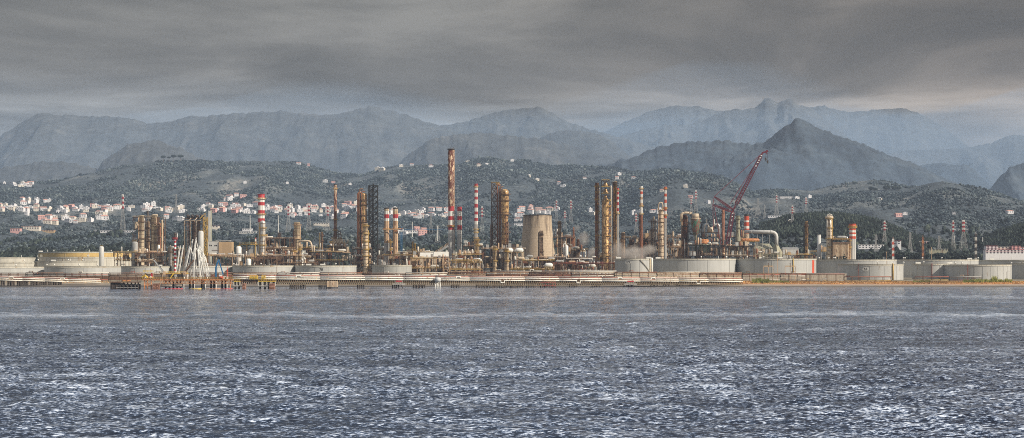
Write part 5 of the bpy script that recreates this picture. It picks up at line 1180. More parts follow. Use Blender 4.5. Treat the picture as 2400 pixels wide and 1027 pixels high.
# ---- shore pipe racks
rk=[(-60,60,'at the far left with red brown pipes'),(60,150,'second from the left edge'),(150,255,'behind the end of the short left jetty'),(255,340,'behind the black pier'),(340,440,'behind the flare'),(440,545,'behind the blue davit'),(545,650,'behind the yellow valve frames'),(650,750,'before tank 78, left part'),(750,850,'before tank 78, right part'),(850,950,'below the dull grey tank'),(950,1050,'left of the tallest chimney foot'),(1050,1140,'below the banded chimneys'),(1140,1240,'below the golden column'),(1240,1340,'below the cooling tower'),(1340,1440,'below the tall column group'),(1440,1540,'below tank 177'),(1540,1640,'below the long white tank, left part'),(1640,1740,'below the long white tank, right part'),(1740,1830,'behind the green reeds'),(1830,1890,'ending beside the orange striped tank')]
for i,(a,b,l) in enumerate(rk):
    Yr=1775-(10 if i%2 else 0); pipe_rack(a,b,1772.,wz((639.5 if i>10 else 641) if i<17 else 642,1772),wz(652,1772),'pipe rack '+l,200+i,3,3,mats=[REDP,BROWN,DARK,REDP,OFFW,BROWN] if i<3 else [PIPEW,BROWN,BROWN,REDP,RUST,OFFW],post=BROWN if i%2 or i<3 else TAN)
for i,(a,b,l) in enumerate(((1155,1270,'white upper pipes in front of the golden column'),(1270,1445,'white upper pipes left of tank 177'))):
    pipe_rack(a,b,1840,wz(637,1840),wz(640,1840),l,240+i,1,3,mats=[WHITE,PIPEW],post=BROWN,group='raised white pipe rows')
for i,(a,b,l) in enumerate(((1880,1980,'yellow topped rack below the orange striped tank'),(1980,2090,'low dark rack below tank 53'),(2145,2225,'rusty low rack before the smaller front tank'),(2225,2300,'rusty low rack before the large right tank'))):
    pipe_rack(a,b,1800,wz(644 if i==0 else 650,1800),wz(656,1800),l,260+i,1,3,mats=[BROWN,YEL,TAN,GREY,REDP],post=BROWN,group='low racks on the beach side')
def gantry(px0,px1,top,Y,label):
    x=wx((px0+px1)/2,Y); z0=gz(x,Y); h=wz(top,Y)-z0; W=(px1-px0)/2/F*Y; t=thing('gantry',label,'gantry',(x,Y,z0)); mb=MB()
    for s_ in (-W,0,W): mb.bar((s_,0,0),(s_,0,h),.5)
    mb.bar((-W,0,h),(W,0,h),.5); mb.build('frame',TAN,t); MB().bar((0,0,h),(0,0,h+4),.5).bar((-1,0,h+3),(1,0,h+3),.4).build('mast',BROWN,t); MB().rail(-W,W,0,h,1.2,.16,2).build('railing',YEL,t)
gantry(1790,1812,625,1800,'small railed gantry above the green reeds'); gantry(1840,1864,625,1800,'small railed gantry left of the orange stripe')
def pole(px,top,bot,Y,label,mat=LGREY,r=.22,lamp=False,name='pole',cat='pole'):
    x=wx(px,Y); z0=gz(x,Y) if bot is None else wz(bot,Y); h=wz(top,Y)-z0; t=thing(name,label,cat,(x,Y,z0)); MB().lathe([(r*1.5,0),(r,h)],8).build('mast',mat,t)
    if lamp: MB().pipe([(0,0,h-.3),(1.2,0,h+.6),(3,0,h+.7)],.13,6).build('arm',mat,t); MB().box(2.6,4.,-.3,.3,h+.5,h+.8).build('lamp_head',GREY,t)
    else: MB().box(-.7,.7,-.2,.2,h-1,h-.3).build('head',mat,t)
    return t
pole(2359,637,None,1800,'curved street lamp in front of the large right tank',lamp=True,name='street_lamp',cat='street lamp')
pole(649,588,None,1800,'thin tan pole left of the squat rusty column',TAN); pole(1822,598,None,1790,'thin tan mast before the hopper',TAN); pole(2078,590,None,2000,'rusty post on the tank right of the round bush',TAN)
pole(2183,580,None,2100,'thin post left of the valley pylons',TAN); pole(966,520,556,2900,'white pole in the fields right of the blue crane',WHITE,.5); pole(586,505,545,2900,'white pole left of the thick striped chimney',WHITE,.5); pole(652,505,545,2900,'white pole right of the thick striped chimney',WHITE,.5)
pole(2237,553,585,2900,'white pole beside the left valley pylon',WHITE,.8); pole(2303,556,588,2900,'short white pole left of the red and white building',WHITE,.7); pole(1025,530,565,2900,'faint white pole left of the tallest chimney',WHITE,.4)
# ---- pylons
for (px,top,bot,w,st,lab) in ((288,456,545,12,1,'dark topped striped pylon left of the twin column unit'),(724,478,548,13,1,'striped pylon right of the squat rusty column'),(676,480,545,12,1,'faint striped pylon above the squat rusty column'),(768,482,545,12,1,'striped pylon left of the peeling stack'),(1130,484,548,10,1,'striped pylon right of the many banded chimney'),(1304,469,522,9,1,'striped pylon above the right rim of the cooling tower'),(1338,469,524,9,1,'striped pylon between cooling tower and tall columns'),(1324,494,540,8,1,'short striped pylon right of the cooling tower'),(1491,500,552,10,1,'striped pylon left of the flare stack'),(1631,446,500,9,1,'striped pylon above the green vessel'),(1620,462,505,8,1,'lower striped pylon above the green vessel'),(1776,465,508,13,0,'pale lattice pylon right of the crane'),(1820,457,506,10,1,'striped pylon above the big duct'),(1857,482,532,9,1,'striped pylon right of the big duct'),(2073,518,578,11,1,'striped pylon at the edge of the dark pine wood'),(2234,517,588,10,1,'left of two close striped pylons in the valley'),(2258,516,588,18,1,'right of two close striped pylons in the valley'),(2133,545,592,10,0,'faint grey pylon left of the valley pylons'),(2201,553,598,12,0,'grey pylon just left of the valley pylons'),(1889,463,505,9,1,'faint striped pylon above the slim dark column'),(1792,480,515,6,0,'small faint pylon right of the crane'),(2053,550,590,8,0,'faint grey pylon behind the round bush'),(1026,528,572,14,0,'grey lattice pylon left of the tallest chimney'),(1010,500,548,9,0,'faint tall pylon above the covered conveyor'),(413,455,500,6,0,'faint pylon above the flare'),(1262,500,505,6,0,'')):
    if lab: pylon(px,top,bot,lab,w,bool(st))
for px,top,m,l in ((2287,548,OFFW,'black and white antenna mast right of the valley pylons'),(2163,556,ORANGE,'rust orange lattice mast before the pink house'),(2093,560,ORED,'thin red and white mast right of the round bush')):
    Y=2500.; x=wx(px,Y); z0=gz(x,Y); h=wz(top,Y)-z0; t=thing('antenna_mast',l,'mast',(x,Y,z0)); n=10
    for k in range(n): MB().lattice(-1.3,1.3,-1.3,1.3,h*k/n,h*(k+1)/n,1,.45,.4).build('mast_section',(m,DARK if m is OFFW else (WHITE if m is ORED else RUST))[k%2],t)
    MB().bar((0,0,h),(0,0,h+3),.4).box(-2,2,-.3,.3,h*.8,h*.8+.4).build('antenna',m,t)
# ================================================================== BUILDINGS INLAND
def block(px0,px1,top,bot,Y,label,wall,roof,floors=2,name='building',cat='building',winm=GLASS,depth=14,bands=None):
    Y=Y or hit((px0+px1)/2,bot) or 2600; x=wx((px0+px1)/2,Y); z0=gz(x,Y)-1; W=(px1-px0)/2/F*Y; h=wz(top,Y)-z0; t=thing(name,label,cat,(x,Y,z0)); HOUSE_SPOTS.append((x,Y,W+6))
    MB().box(-W,W,0,depth,0,h).build('wall',wall,t); MB().box(-W-.4,W+.4,-.4,depth+.4,h,h+.5).build('roof',roof,t)
    n=max(2,int(W*2/5))
    hh=min(h-1,floors*3.2)
    for f in range(floors):
        for k in range(n): MB().box(-W+2*W*(k+.25)/n,-W+2*W*(k+.7)/n,-.1,.05,h-3.*(f+1)+.8,h-3.*(f+1)+2.4).build('window',winm,t)
    if bands:
        for k in range(floors): MB().box(-W-.25,W+.25,-.25,.0,h-3.*k-.35,h-3.*k+.45).build('balcony_band',bands,t)
    return t
PINKW=M('pink_wall',(.66,.38,.36),.8,var=.1); PINKR=M('pinkish_roof',(.55,.30,.24),.8,var=.2); CREAMW=M('cream_wall',(.70,.64,.55),.8,var=.1); WALLW=M('white_wall',(.74,.73,.74),.8,var=.08); REDB=M('red_band',(.36,.12,.14),.6,var=.1)
block(2312,2338,577,596,2450,'upper left wing of the red and white building at the right edge',WALLW,REDB,3,bands=REDB); block(2338,2372,579,596,2455,'middle wing of the red and white building behind the pale tank',CREAMW,GREY,3,bands=REDB)
block(2372,2392,577,597,2450,'pinkish red gabled wing near the right edge',PINKW,REDB,3,bands=REDB); block(2392,2430,580,597,2452,'low white and red wing cut off by the right edge',WALLW,REDB,3,bands=REDB)
block(2310,2400,586,600,2430,'long front gallery with a red band under the building wings',WALLW,REDB,2,bands=REDB)
block(2144,2178,566,578,None,'pink house with white trim left of the valley pylons',PINKW,WALLW,2); block(2178,2222,584,592,2680,'flat greenish canopy building between the trees',KHAKI,GREY,1); block(2012,2072,574,584,None,'long white lattice walled building left of the round bush',WALLW,LGREY,2); block(2092,2112,565,585,None,'white box building with a red roof beside the striped mast',WALLW,REDB,2)
block(235,262,541,546,None,'long white roofed shed above the dark wood',WALLW,WALLW,1); block(219,229,541,546,None,'small white shed left of the long white roofed shed',WALLW,WALLW,1); block(290,320,541,546,None,'long white shed left of the twin column unit',WALLW,WALLW,1)
block(50,92,531,541,None,'long yellow farmhouse above the left wood',CREAMW,PINKR,2); block(24,47,536,547,None,'red pink villa at the left above the wood',PINKW,PINKR,2); block(95,126,540,548,None,'brown walled house right of the yellow farmhouse',OCHRE,PINKR,1)
block(735,770,523,531,None,'long cream hall behind the peeling stack',CREAMW,WALLW,1); block(568,590,536,543,None,'grey white warehouse behind the compressor house',WALLW,LGREY,1); block(497,512,530,538,None,'cream box house behind the square stack',CREAMW,PINKR,1)
block(950,1000,541,548,None,'long pale greenhouse between twin tan chimneys and tallest chimney',WALLW,WALLW,1); block(1205,1228,524,531,None,'white oblong house left of the cooling tower rim',WALLW,WALLW,1); block(1800,1838,506,511,None,'long white wall building above the big duct',WALLW,WALLW,1); block(1828,1857,461,465,None,'long white bright house high above the big duct',WALLW,WALLW,1)
block(835,860,486,494,None,'pale long apartment house left of the golden dome',WALLW,PINKR,2); block(1045,1049,486,500,None,'white block touching the tallest chimney',WALLW,WALLW,3); block(560,600,543,549,None,'low white industrial hall left of the thick chimney',LGREY,WALLW,1)
# ---- small houses of the hillside town
def proto(kind,wm,rm):
    t=bpy.data.objects.new('house',None); COL.objects.link(t)
    W,D,H=6.,5.,6.
    MB().box(-W,W,-D,D,-3,H).build('wall',wm,t)
    if kind=='flat':
        MB().box(-W-.2,W+.2,-D-.2,D+.2,H,H+.5).box(-W*.1,W*.5,-D*.3,D*.5,H+.5,H+2.4).build('roof',wm if rm is None else rm,t)
    elif kind=='hip': MB().add([(-W-.5,-D-.5,H),(W+.5,-D-.5,H),(W+.5,D+.5,H),(-W-.5,D+.5,H),(-W*.45,0,H+2.6),(W*.45,0,H+2.6)],[(0,1,5,4),(1,2,5),(2,3,4,5),(3,0,4),(3,2,1,0)]).build('roof',rm,t)
    else: MB().add([(-W-.4,-D-.5,H),(W+.4,-D-.5,H),(W+.4,D+.5,H),(-W-.4,D+.5,H),(-W-.4,0,H+2.4),(W+.4,0,H+2.4)],[(0,1,5,4),(2,3,4,5),(1,2,5),(3,0,4),(3,2,1,0)]).build('roof',rm,t)
    for k in range(3):
        for z in (.8,3.6): MB().box(-W+W*2*(k+.3)/3,-W+W*2*(k+.62)/3,-D-.08,-D+.1,z,z+1.5).build('window',GLASS,t)
    return t
styles=[('white','flat','flat roofed',WALLW,None),('white','gable','pink roofed',WALLW,PINKR),('cream','hip','hip roofed',CREAMW,PINKR),('pink','gable','gabled',PINKW,PINKR),('cream','flat','flat roofed',CREAMW,WALLW),('white','hip','hip roofed',WALLW,PINKR)]
protos=[proto(k,a,b) for (_,k,_,a,b) in styles]
LM=[(60,'left edge'),(200,'ochre tank'),(300,'slim grey vessel'),(400,'twin column unit'),(500,'yellow stair tower'),(590,'ochre building'),(650,'thick striped chimney'),(740,'squat rusty column'),(830,'peeling stack'),(890,'black lattice tower'),(985,'twin tan chimneys'),(1090,'tallest chimney'),(1140,'many banded chimney'),(1215,'golden column'),(1320,'cooling tower'),(1470,'tall column group'),(1580,'flare stack'),(1680,'green vessel'),(1800,'maroon crane'),(1960,'big duct'),(2120,'red ringed chimney'),(9999,'right hand tanks')]
ORD=['first','second','third','fourth','fifth','sixth','seventh','eighth','ninth','tenth','eleventh','twelfth','thirteenth','fourteenth','fifteenth']
clusters=[(0,20,482,497,5),(38,116,471,480,8),(20,120,484,497,15),(120,170,487,499,8),(175,262,485,498,15),(50,70,498,505,2),(230,262,499,506,3),(95,250,509,527,21),(270,320,485,496,5),(330,375,483,498,8),(385,430,487,500,6),(470,530,479,499,13),(530,600,479,504,15),(390,425,509,519,3),(553,570,457,465,2),(527,545,463,474,3),(620,700,485,500,16),(700,745,485,500,9),(675,720,501,511,5),(745,790,485,500,7),(750,820,499,514,7),(795,840,477,491,8),(905,1050,492,512,30),(930,1000,539,551,5),(1200,1225,506,520,3),(1215,1250,491,502,5),(1260,1310,493,504,6),(1475,1500,498,504,3),(1530,1556,499,505,3),(28,72,431,438,8),(722,740,387,391,3),(872,900,396,401,4),(1375,1392,497,505,2)]
singles=[(10,431),(574,430),(672,431),(571,376),(700,386),(797,405),(826,402),(833,402),(856,407),(940,391),(1078,384),(1096,380),(820,434),(781,430),(762,427),(1240,415),(1258,424),(1310,432),(1320,438),(1358,386),(1450,411),(1446,420),(1485,420),(1370,420),(1551,450),(1607,440),(1822,442),(2034,413),(2068,421),(2086,424),(2114,430),(2236,503),(1850,523),(2105,509),(2366,501),(1866,466),(1896,464),(1618,464),(1200,378),(1122,390),(1010,392),(965,388),(1140,388),(2120,505),(1660,478),(2060,470)]
rg=random.Random(21); recs=[]
def place_house(px,py,big):
    Y=hit(px,py)
    if Y is None: return
    x=wx(px,Y)
    for (a,b,r) in HOUSE_SPOTS:
        if abs(a-x)<11 and abs(b-Y)<16: return
    si=rg.choices(range(6),[7,3,2,1.5,4,3])[0]; sx=rg.uniform(.65,1.5)*(1.05 if big else .85); sz=rg.uniform(.65,1.3)*(1. if big else .75)
    HOUSE_SPOTS.append((x,Y,14.)); recs.append([px,py,x,Y,si,sx,sz])
for a,b,c,d,n in clusters:
    for k in range(n):
        for tr in range(6):
            n0=len(recs); place_house(rg.uniform(a,b),rg.uniform(c,d),True)
            if len(recs)>n0: break
for p,q in singles: place_house(p,q,False)
recs=recs[:288]
lab={}
for rc in recs:
    px,py,x,Y,si,sx,sz=rc; size='small' if sx<.9 else ('long' if sx>1.3 else ('tall' if sz>1.1 else 'mid sized'))
    lm=[n for e,n in LM if px<e][0]; tier='high above' if py<470 else ('in town above' if py<506 else 'low behind')
    rc.append((size,styles[si][0],styles[si][2],tier,lm)); lab.setdefault(rc[-1],[]).append(rc)
usedp=set()
for key,rs_ in lab.items():
    rs_.sort()
    for i,rc in enumerate(rs_):
        size,colr,rf,tier,lm=key; s=f'{size} {colr} {rf} house'
        if len(rs_)>1: s+=f', {ORD[i]} from left,'
        s+=f' {tier} {lm}'; rc.append(s)
for rc in recs:
    px,py,x,Y,si,sx,sz,_,s=rc
    if si in usedp: t=copy_tree(protos[si])
    else: t=protos[si]; usedp.add(si)
    t.location=(x,Y,gz(x,Y)+1.); t.scale=(sx,1,sz); t.rotation_euler=(0,0,rg.uniform(-.5,.5)); t['label']=s; t['category']='house'; t['group']='houses of the hillside town'; ALL.append(t)
# ================================================================== VEGETATION
HS=np.array([(a,b,c) for a,b,c in HOUSE_SPOTS])
def clear(X,Y,r=10,front=26):
    k=np.ones(len(X),bool)
    for a,b,c in HS:
        k&=~((np.abs(X-a)<c*.62)&(Y-b<8)&(b-Y<front))
    return k
LEAF=leaf_mat('olive_scrub_leaves',(.013,.021,.027),(.034,.048,.058),(.070,.088,.098),(.15,.175,.185))
LEAFD=leaf_mat('dark_wood_leaves',(.006,.010,.010),(.014,.022,.021),(.030,.041,.036),(.07,.085,.07))
def tt(px,Y):
    rd=ridge_dist(px); return (Y-2500)/(rd-2500)
def keepA(px,X,Y,rs):
    t=tt(px,Y); f=fbm(X/130,Y/160,3); d=fbm(X/45+9,Y/50,2)
    terr=np.abs(((Y+60*fbm(X/200,Y/200,2))/28)%1-.5)
    return (t>.10)&(t<1.03)&((f+.5*d)>-.42+.3*rs.rand(len(X))+.10)&(rs.rand(len(X))<np.where(f<.05,.6+.5*(terr>.2),1))
for i,(n,sd_,a,b,sub) in enumerate(((80000,1,1.7,3.3,1),(150000,2,.95,1.9,1))):
    X,Y=scatter(n,-80,2480,2750,5350,sd_,keepA); k=clear(X,Y); X,Y=X[k],Y[k]; rs=np.random.RandomState(sd_+50)
    rad=a+(b-a)*rs.rand(len(X)); rad=rad*(1+.5*(rs.rand(len(X))<.05)); ob=crowns('hillside_scrub' if i else 'hillside_trees',X,Y,rad,rad*(1.5+.7*rs.rand(len(X))),LEAF,sub,.6,.7,sd_+70); struct(ob,'stuff')
def keepW(px,X,Y,rs):
    f=fbm(X/70+3,Y/60,3); dens=np.where(px<340,1.,.55+.0*px); return (((f>-.25)|(px<330))&(Y<2990)|(f>.1))&(rs.rand(len(X))<np.where(px<330,1,.7))&((px<1330)|(px>1800))
X,Y=scatter(15000,-80,2480,2520,3350,9,keepW); k=clear(X,Y,14,60); X,Y=X[k],Y[k]; rs=np.random.RandomState(77); rad=1.9+1.8*rs.rand(len(X))
struct(crowns('dark_wood',X,Y,rad,rad*(2.5+.9*rs.rand(len(X))),LEAFD,2,.55,.8,5),'stuff')
def keepP(px,X,Y,rs):
    a=((X-wx(1940,3000))/150)**2+((Y-2990)/150)**2; b=((X-wx(2110,2950))/95)**2+((Y-2950)/130)**2; c=((X-wx(2440,2850))/95)**2+((Y-2850)/150)**2
    return ((a<1)|(b<1)|(c<1.1))&(rs.rand(len(X))<.95)
X,Y=scatter(42000,1780,2480,2780,3180,12,keepP); k=clear(X,Y); X,Y=X[k],Y[k]; rs=np.random.RandomState(78); rad=1.9+1.5*rs.rand(len(X))
struct(crowns('pine_wood',X,Y,rad,rad*(3.2+1.*rs.rand(len(X))),LEAFD,1,.35,.8,6,True),'stuff')
# single trees
def tree(px,Y,h,wd,label,cat='tree',name='tree',kind='round',z0=None,mat=None,group=None):
    x=wx(px,Y); z0=gz(x,Y) if z0 is None else z0; t=thing(name,label,cat,(x,Y,z0-.3),group); rs=np.random.RandomState(int(px)*3+1)
    th=h*(.6 if kind=='umbrella' else .3); tb=MB(); tb.pipe([(0,0,0),(h*.03,0,th*.5),(0,0,th)],h*.03,6,r2=h*.018)
    for k in range(4): a=k*1.6; tb.pipe([(0,0,th*.85),(math.cos(a)*wd*.25,math.sin(a)*wd*.25,th+h*.14)],h*.014,5)
    tb.build('trunk',BROWN,t)
    n=260; P=[];v,f=ico(1)
    for i in range(n):
        while 1:
            p=rs.rand(3)*2-1
            if p@p<1: break
        if kind=='umbrella': c=np.array([p[0]*wd/2,p[1]*wd/2,th+h*.2+p[2]*h*.16-abs(p[0])*h*.04]); r=wd*.055
        elif kind=='cypress': u=(p[2]+1)/2; c=np.array([p[0]*wd/2*(1-u*.8),p[1]*wd/2*(1-u*.8),h*.08+u*h*.9]); r=wd*.13
        else: c=np.array([p[0]*wd/2,p[1]*wd/2,h*.58+p[2]*h*.38]); r=wd*.06
        P.append(c+v*(r*(.6+.8*rs.rand(len(v),1))))
    co_=np.concatenate(P); fc=np.concatenate([f+i*len(v) for i in range(n)]); o=raw_mesh('crown',co_,fc,mat or LEAFD,False,{'tone':np.repeat(rs.rand(n),len(v))}); o.parent=t
for i,(p,w_,h_) in enumerate(((383,14,14),(396,9,12),(407,14,16),(423,15,17))):
    Y=float(ridge_dist(p))-20; tree(p,Y,h_*1.5,w_*1.3,['leftmost of four umbrella pines on the hill crest','smallest second umbrella pine from left on the hill crest','third umbrella pine from left on the hill crest','broad rightmost umbrella pine on the hill crest'][i],name='umbrella_pine',kind='umbrella',group='umbrella pines on the crest')
tree(1604,4300,17,7,'lone dark cypress on the bare hill crest left of the crane',name='cypress',kind='cypress')
for i,(p,w_,h_) in enumerate(((2042,12,12),(2052,10,9),(2078,16,14),(2096,12,11),(2106,11,10))): tree(p,4080,h_,w_*1.2,'dark round tree %s from left on the right hilltop among houses'%ORD[i],group='trees on the right hilltop')
for i,(p,h_,w_) in enumerate(((1958,31,9),(1967,29,8),(1978,32,10))): tree(p,2020,h_,w_,['left','middle','right'][i]+' dark shrub tree at the foot of the furnace',group='dark trees before the furnace')
tree(2034,2560,20,34,'wide dark rounded bush tree right of the red ringed chimney'); tree(2056,2565,15,18,'smaller dark tree touching the wide rounded bush tree')
for i,(p,h_,w_) in enumerate(((2118,22,24),(2150,20,20),(2205,19,26),(2232,24,22),(2250,20,22),(2275,17,20),(2128,17,18),(2172,16,18),(2316,16,16),(2340,13,12),(2390,16,14))): tree(p,2590+i*7,h_*.75,w_*1.2,'dark leafy tree %s in the row behind the right tanks'%ORD[i] ,group='trees behind the right tanks')
ts=sorted([o for o in ALL if o.get('group')=='trees behind the right tanks'],key=lambda o:o.location.x/o.location.y)
for i,o in enumerate(ts): o['label']='dark leafy tree, %s from left behind the right hand tanks'%ORD[i]
# reeds and dry scrub on the beach
def blades(name,spots,mat,h,seed):
    rs=np.random.RandomState(seed); V=[];Fc=[];T=[];n=0
    for (px0,px1,y0,y1,cnt,hh) in spots:
        Y=y0+(y1-y0)*rs.rand(cnt); px=px0+(px1-px0)*rs.rand(cnt); clump=vn(px/6.,Y/9.); k=clump>.25; Y,px,clump=Y[k],px[k],clump[k]
        X=(px-1200)/F*Y; Z=ground_z(X,Y)-.1; m=len(X); H=hh*(.5+clump)*(.6+.6*rs.rand(m)); a=rs.rand(m)*3.14; w_=.28; lean=(rs.rand(m,2)-.5)*.7*H[:,None]
        A=np.stack([X-w_*np.cos(a),Y-w_*np.sin(a),Z],-1); B=np.stack([X+w_*np.cos(a),Y+w_*np.sin(a),Z],-1); C=np.stack([X+lean[:,0],Y+lean[:,1],Z+H],-1)
        V.append(np.stack([A,B,C],1).reshape(-1,3)); Fc.append(np.arange(m*3).reshape(-1,3)+n); T.append(np.repeat(rs.rand(m),3)); n+=m*3
    struct(raw_mesh(name,np.concatenate(V),np.concatenate(Fc),mat,False,{'tone':np.concatenate(T)}),'stuff')
blades('reeds',[(1763,1802,1735,1760,1500,3.6),(1802,1850,1740,1765,500,2.),(2258,2372,1745,1775,3600,3.),(2140,2180,1750,1775,500,2.2),(2325,2336,1750,1765,300,5)],leaf_mat('reed_leaves',(.06,.08,.02),(.16,.19,.05),(.32,.33,.10),(.5,.46,.2)),3,1)
blades('dry_grass',[(1700,2460,1712,1790,15000,1.1),(1100,1700,1720,1800,5000,.9),(-60,260,1730,1800,2000,.9)],leaf_mat('dry_grass_leaves',(.16,.07,.03),(.36,.18,.07),(.55,.32,.12),(.6,.42,.2)),1,2)
# ---- steam
def steam(px,py,Y,sx,sz,dens,name,seed):
    mb=MB(); v,f=ico(3); mb.add([tuple(p) for p in v],[tuple(int(i) for i in q) for q in f])
    m=bpy.data.materials.new('steam_'+str(seed)); m.use_nodes=True; nt=m.node_tree; nt.nodes.clear(); o_=nt.nodes.new('ShaderNodeOutputMaterial'); pv=nt.nodes.new('ShaderNodeVolumePrincipled'); nt.links.new(pv.outputs[0],o_.inputs['Volume'])
    tc=nd(nt,'ShaderNodeTexCoord'); ln=nd(nt,'ShaderNodeVectorMath',operation='LENGTH'); nt.links.new(tc.outputs['Object'],ln.inputs[0]); n=nd(nt,'ShaderNodeTexNoise'); n.inputs['Scale'].default_value=2.3; n.inputs['Detail'].default_value=5; n.inputs['Distortion'].default_value=.6; nt.links.new(tc.outputs['Object'],n.inputs['Vector'])
    mr=nd(nt,'ShaderNodeMapRange'); mr.inputs[1].default_value=.95; mr.inputs[2].default_value=.1; mr.inputs[3].default_value=-.75; mr.inputs[4].default_value=.42; nt.links.new(ln.outputs['Value'],mr.inputs[0])
    ad=nd(nt,'ShaderNodeMath',operation='ADD'); nt.links.new(mr.outputs[0],ad.inputs[0]); nt.links.new(n.outputs[0],ad.inputs[1]); su=nd(nt,'ShaderNodeMath',operation='SUBTRACT'); su.inputs[1].default_value=.38; nt.links.new(ad.outputs[0],su.inputs[0])
    mu=nd(nt,'ShaderNodeMath',operation='MULTIPLY',use_clamp=False); mu.inputs[1].default_value=dens*2.5; nt.links.new(su.outputs[0],mu.inputs[0]); mx=nd(nt,'ShaderNodeMath',operation='MAXIMUM'); mx.inputs[1].default_value=0; nt.links.new(mu.outputs[0],mx.inputs[0]); nt.links.new(mx.outputs[0],pv.inputs['Density'])
    pv.inputs['Color'].default_value=(.74,.69,.64,1)
    o=mb.build('steam',m); o.location=(wx(px,Y),Y,wz(py,Y)); o.scale=(sx,sx*.8,sz); o['kind']='stuff'
steam(1388,598,2110,17,26,.16,'s',1); steam(1368,560,2115,20,24,.07,'s',2); steam(1352,535,2125,14,10,.04,'s',3); steam(1482,602,2045,44,32,.10,'s',4); steam(1448,590,2045,22,34,.08,'s',5); steam(1520,585,2050,24,15,.10,'s',6); steam(1262,492,2230,22,12,.035,'s',7)
# ---- label check
from collections import Counter
cn_=Counter(o['label'] for o in ALL)
for o in ALL:
    l=o['label']
    if cn_[l]>1: print('DUP LABEL',l)
    if not 4<=len(l.replace(',',' ').split())<=16: print('LEN LABEL',len(l.split()),l)
print('THINGS',len(ALL),'HOUSES',len(recs),'OBJECTS',len(bpy.data.objects))
